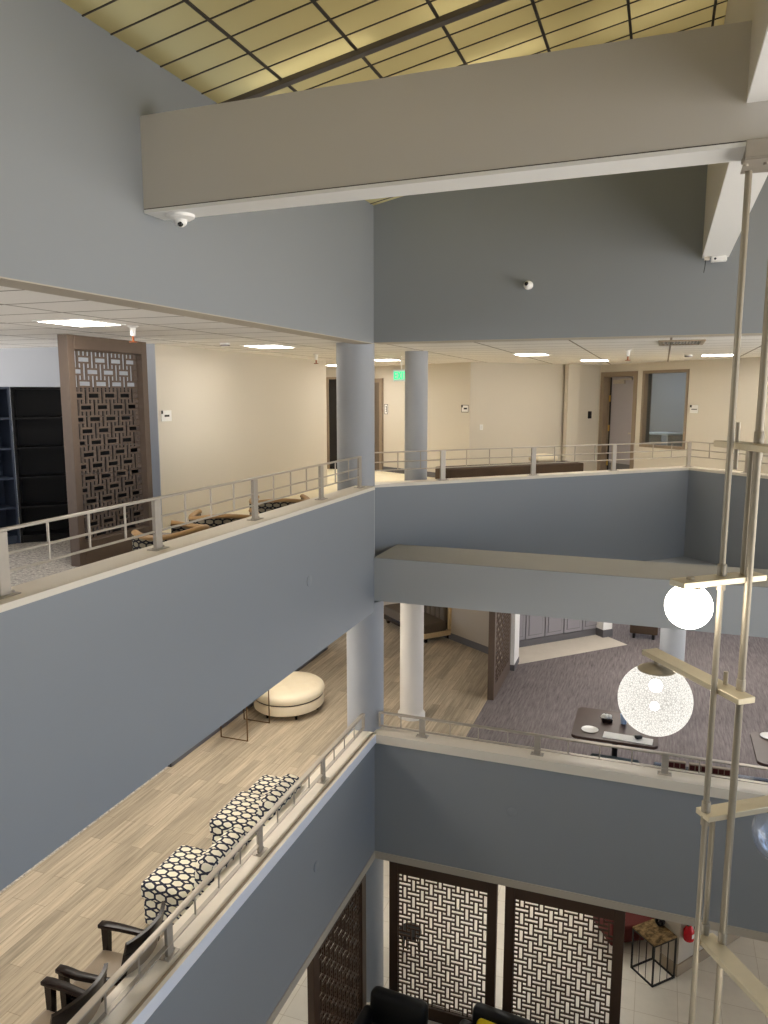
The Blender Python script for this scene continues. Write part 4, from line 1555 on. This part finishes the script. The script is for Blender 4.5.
for (x, y), z in ((RA, ZB[1]), (RB, ZB[2]), (RA, ZB[3]), ((4.035, -4.655), ZB[4]), (RB, ZB[4]), (RB, ZB[0])):
    m = lb_()
    m.M = m.M @ Matrix.Translation((x, y, z))
    m.lathe([(.027, .004), (.027, .07), (.024, .074)], 16).lathe([(.026, -.085), (.026, -.022)], 16)
    m.cyl(.0, -.026, .02, .03, .006, 8)
    m.build('collar', NICKEL, la)


def globe(x, y, ztop, r, mat, bulbs, nm, lbl):
    zc = ztop - .055 - r * .92
    m = lb_()
    m.M = m.M @ Matrix.Translation((x, y, 0))
    prof = [(0, ztop), (.022, ztop), (.022, zc + r * 1.04)]
    prof += [(1.022 * r * sin(radians(q)), zc + 1.022 * r * cos(radians(q))) for q in (6, 12, 18, 24, 30)]
    prof += [(r * sin(radians(30.5)), zc + .995 * r * cos(radians(30.5))), (0, zc + .86 * r)]
    m.lathe(prof, 32).build('globe_cap', NICKEL, la)
    g = lb_().sphere(x, y, zc, r, 48, 28).build(nm, mat, la)
    g['label'] = lbl
    for z in bulbs or ():
        lb_().sphere(x, y, zc + z, .045 if z > 0 else .03, 16, 10).build('bulb', BULB, g)
    return zc


globe(3.805, -4.90, ZB[1] + .02, .134, GLOBEW, None, 'glowing_globe', 'opal white glowing globe')
globe(3.655, -4.155, ZB[2] - .05, .252, CRACK, (.10, -.05), 'crackle_globe', 'crackled glass globe with glowing bulbs')
globe(4.50, -4.365, ZB[3] - .022, .20, CLEAR, None, 'clear_globe', 'clear unlit glass globe')
globe(4.56, -5.45, ZB[4] - .02, .20, GLOBEW, None, 'glowing_globe', 'opal white glowing globe')

# ------------------------------------------------------------------ world, camera, view
wd = bpy.data.worlds.new('World')
SC.world = wd
wd.use_nodes = True
wn = wd.node_tree
bg = wn.nodes['Background']
tcw = wn.nodes.new('ShaderNodeTexCoord')
sxw = wn.nodes.new('ShaderNodeSeparateXYZ')
wn.links.new(tcw.outputs['Generated'], sxw.inputs[0])
mrw = wn.nodes.new('ShaderNodeMapRange')
mrw.inputs['From Min'].default_value = -.06
mrw.inputs['From Max'].default_value = .06
wn.links.new(sxw.outputs['Z'], mrw.inputs['Value'])
# bright lower half added to light undersides from below, blue sky above
gc = ramp(wn, mrw.outputs[0], [(0, (1.0, .95, .88, 1)), (1, (.24, .30, .40, 1))])
wn.links.new(gc, bg.inputs['Color'])
bg.inputs['Strength'].default_value = 5.6

cam = bpy.data.cameras.new('Camera')
co = bpy.data.objects.new('Camera', cam)
COL.objects.link(co)
cam.sensor_fit = 'HORIZONTAL'
cam.sensor_width = 36
cam.lens = 36 * 770 / 768
cam.clip_end = 200
co.location = (3.6, -9.65, 9.06)
co.rotation_euler = (radians(90 - 8.64), 0, radians(19.71))
SC.camera = co

SC.view_settings.view_transform = 'Standard'
SC.view_settings.look = 'None'
SC.view_settings.gamma = 1
SC.view_settings.use_curve_mapping = False
SC.view_settings.exposure = 0.0
SC.cycles.use_denoising = True
SC.cycles.max_bounces = 8
SC.cycles.diffuse_bounces = 5
SC.cycles.glossy_bounces = 3
SC.cycles.transparent_max_bounces = 8
SC.cycles.sample_clamp_indirect = 6
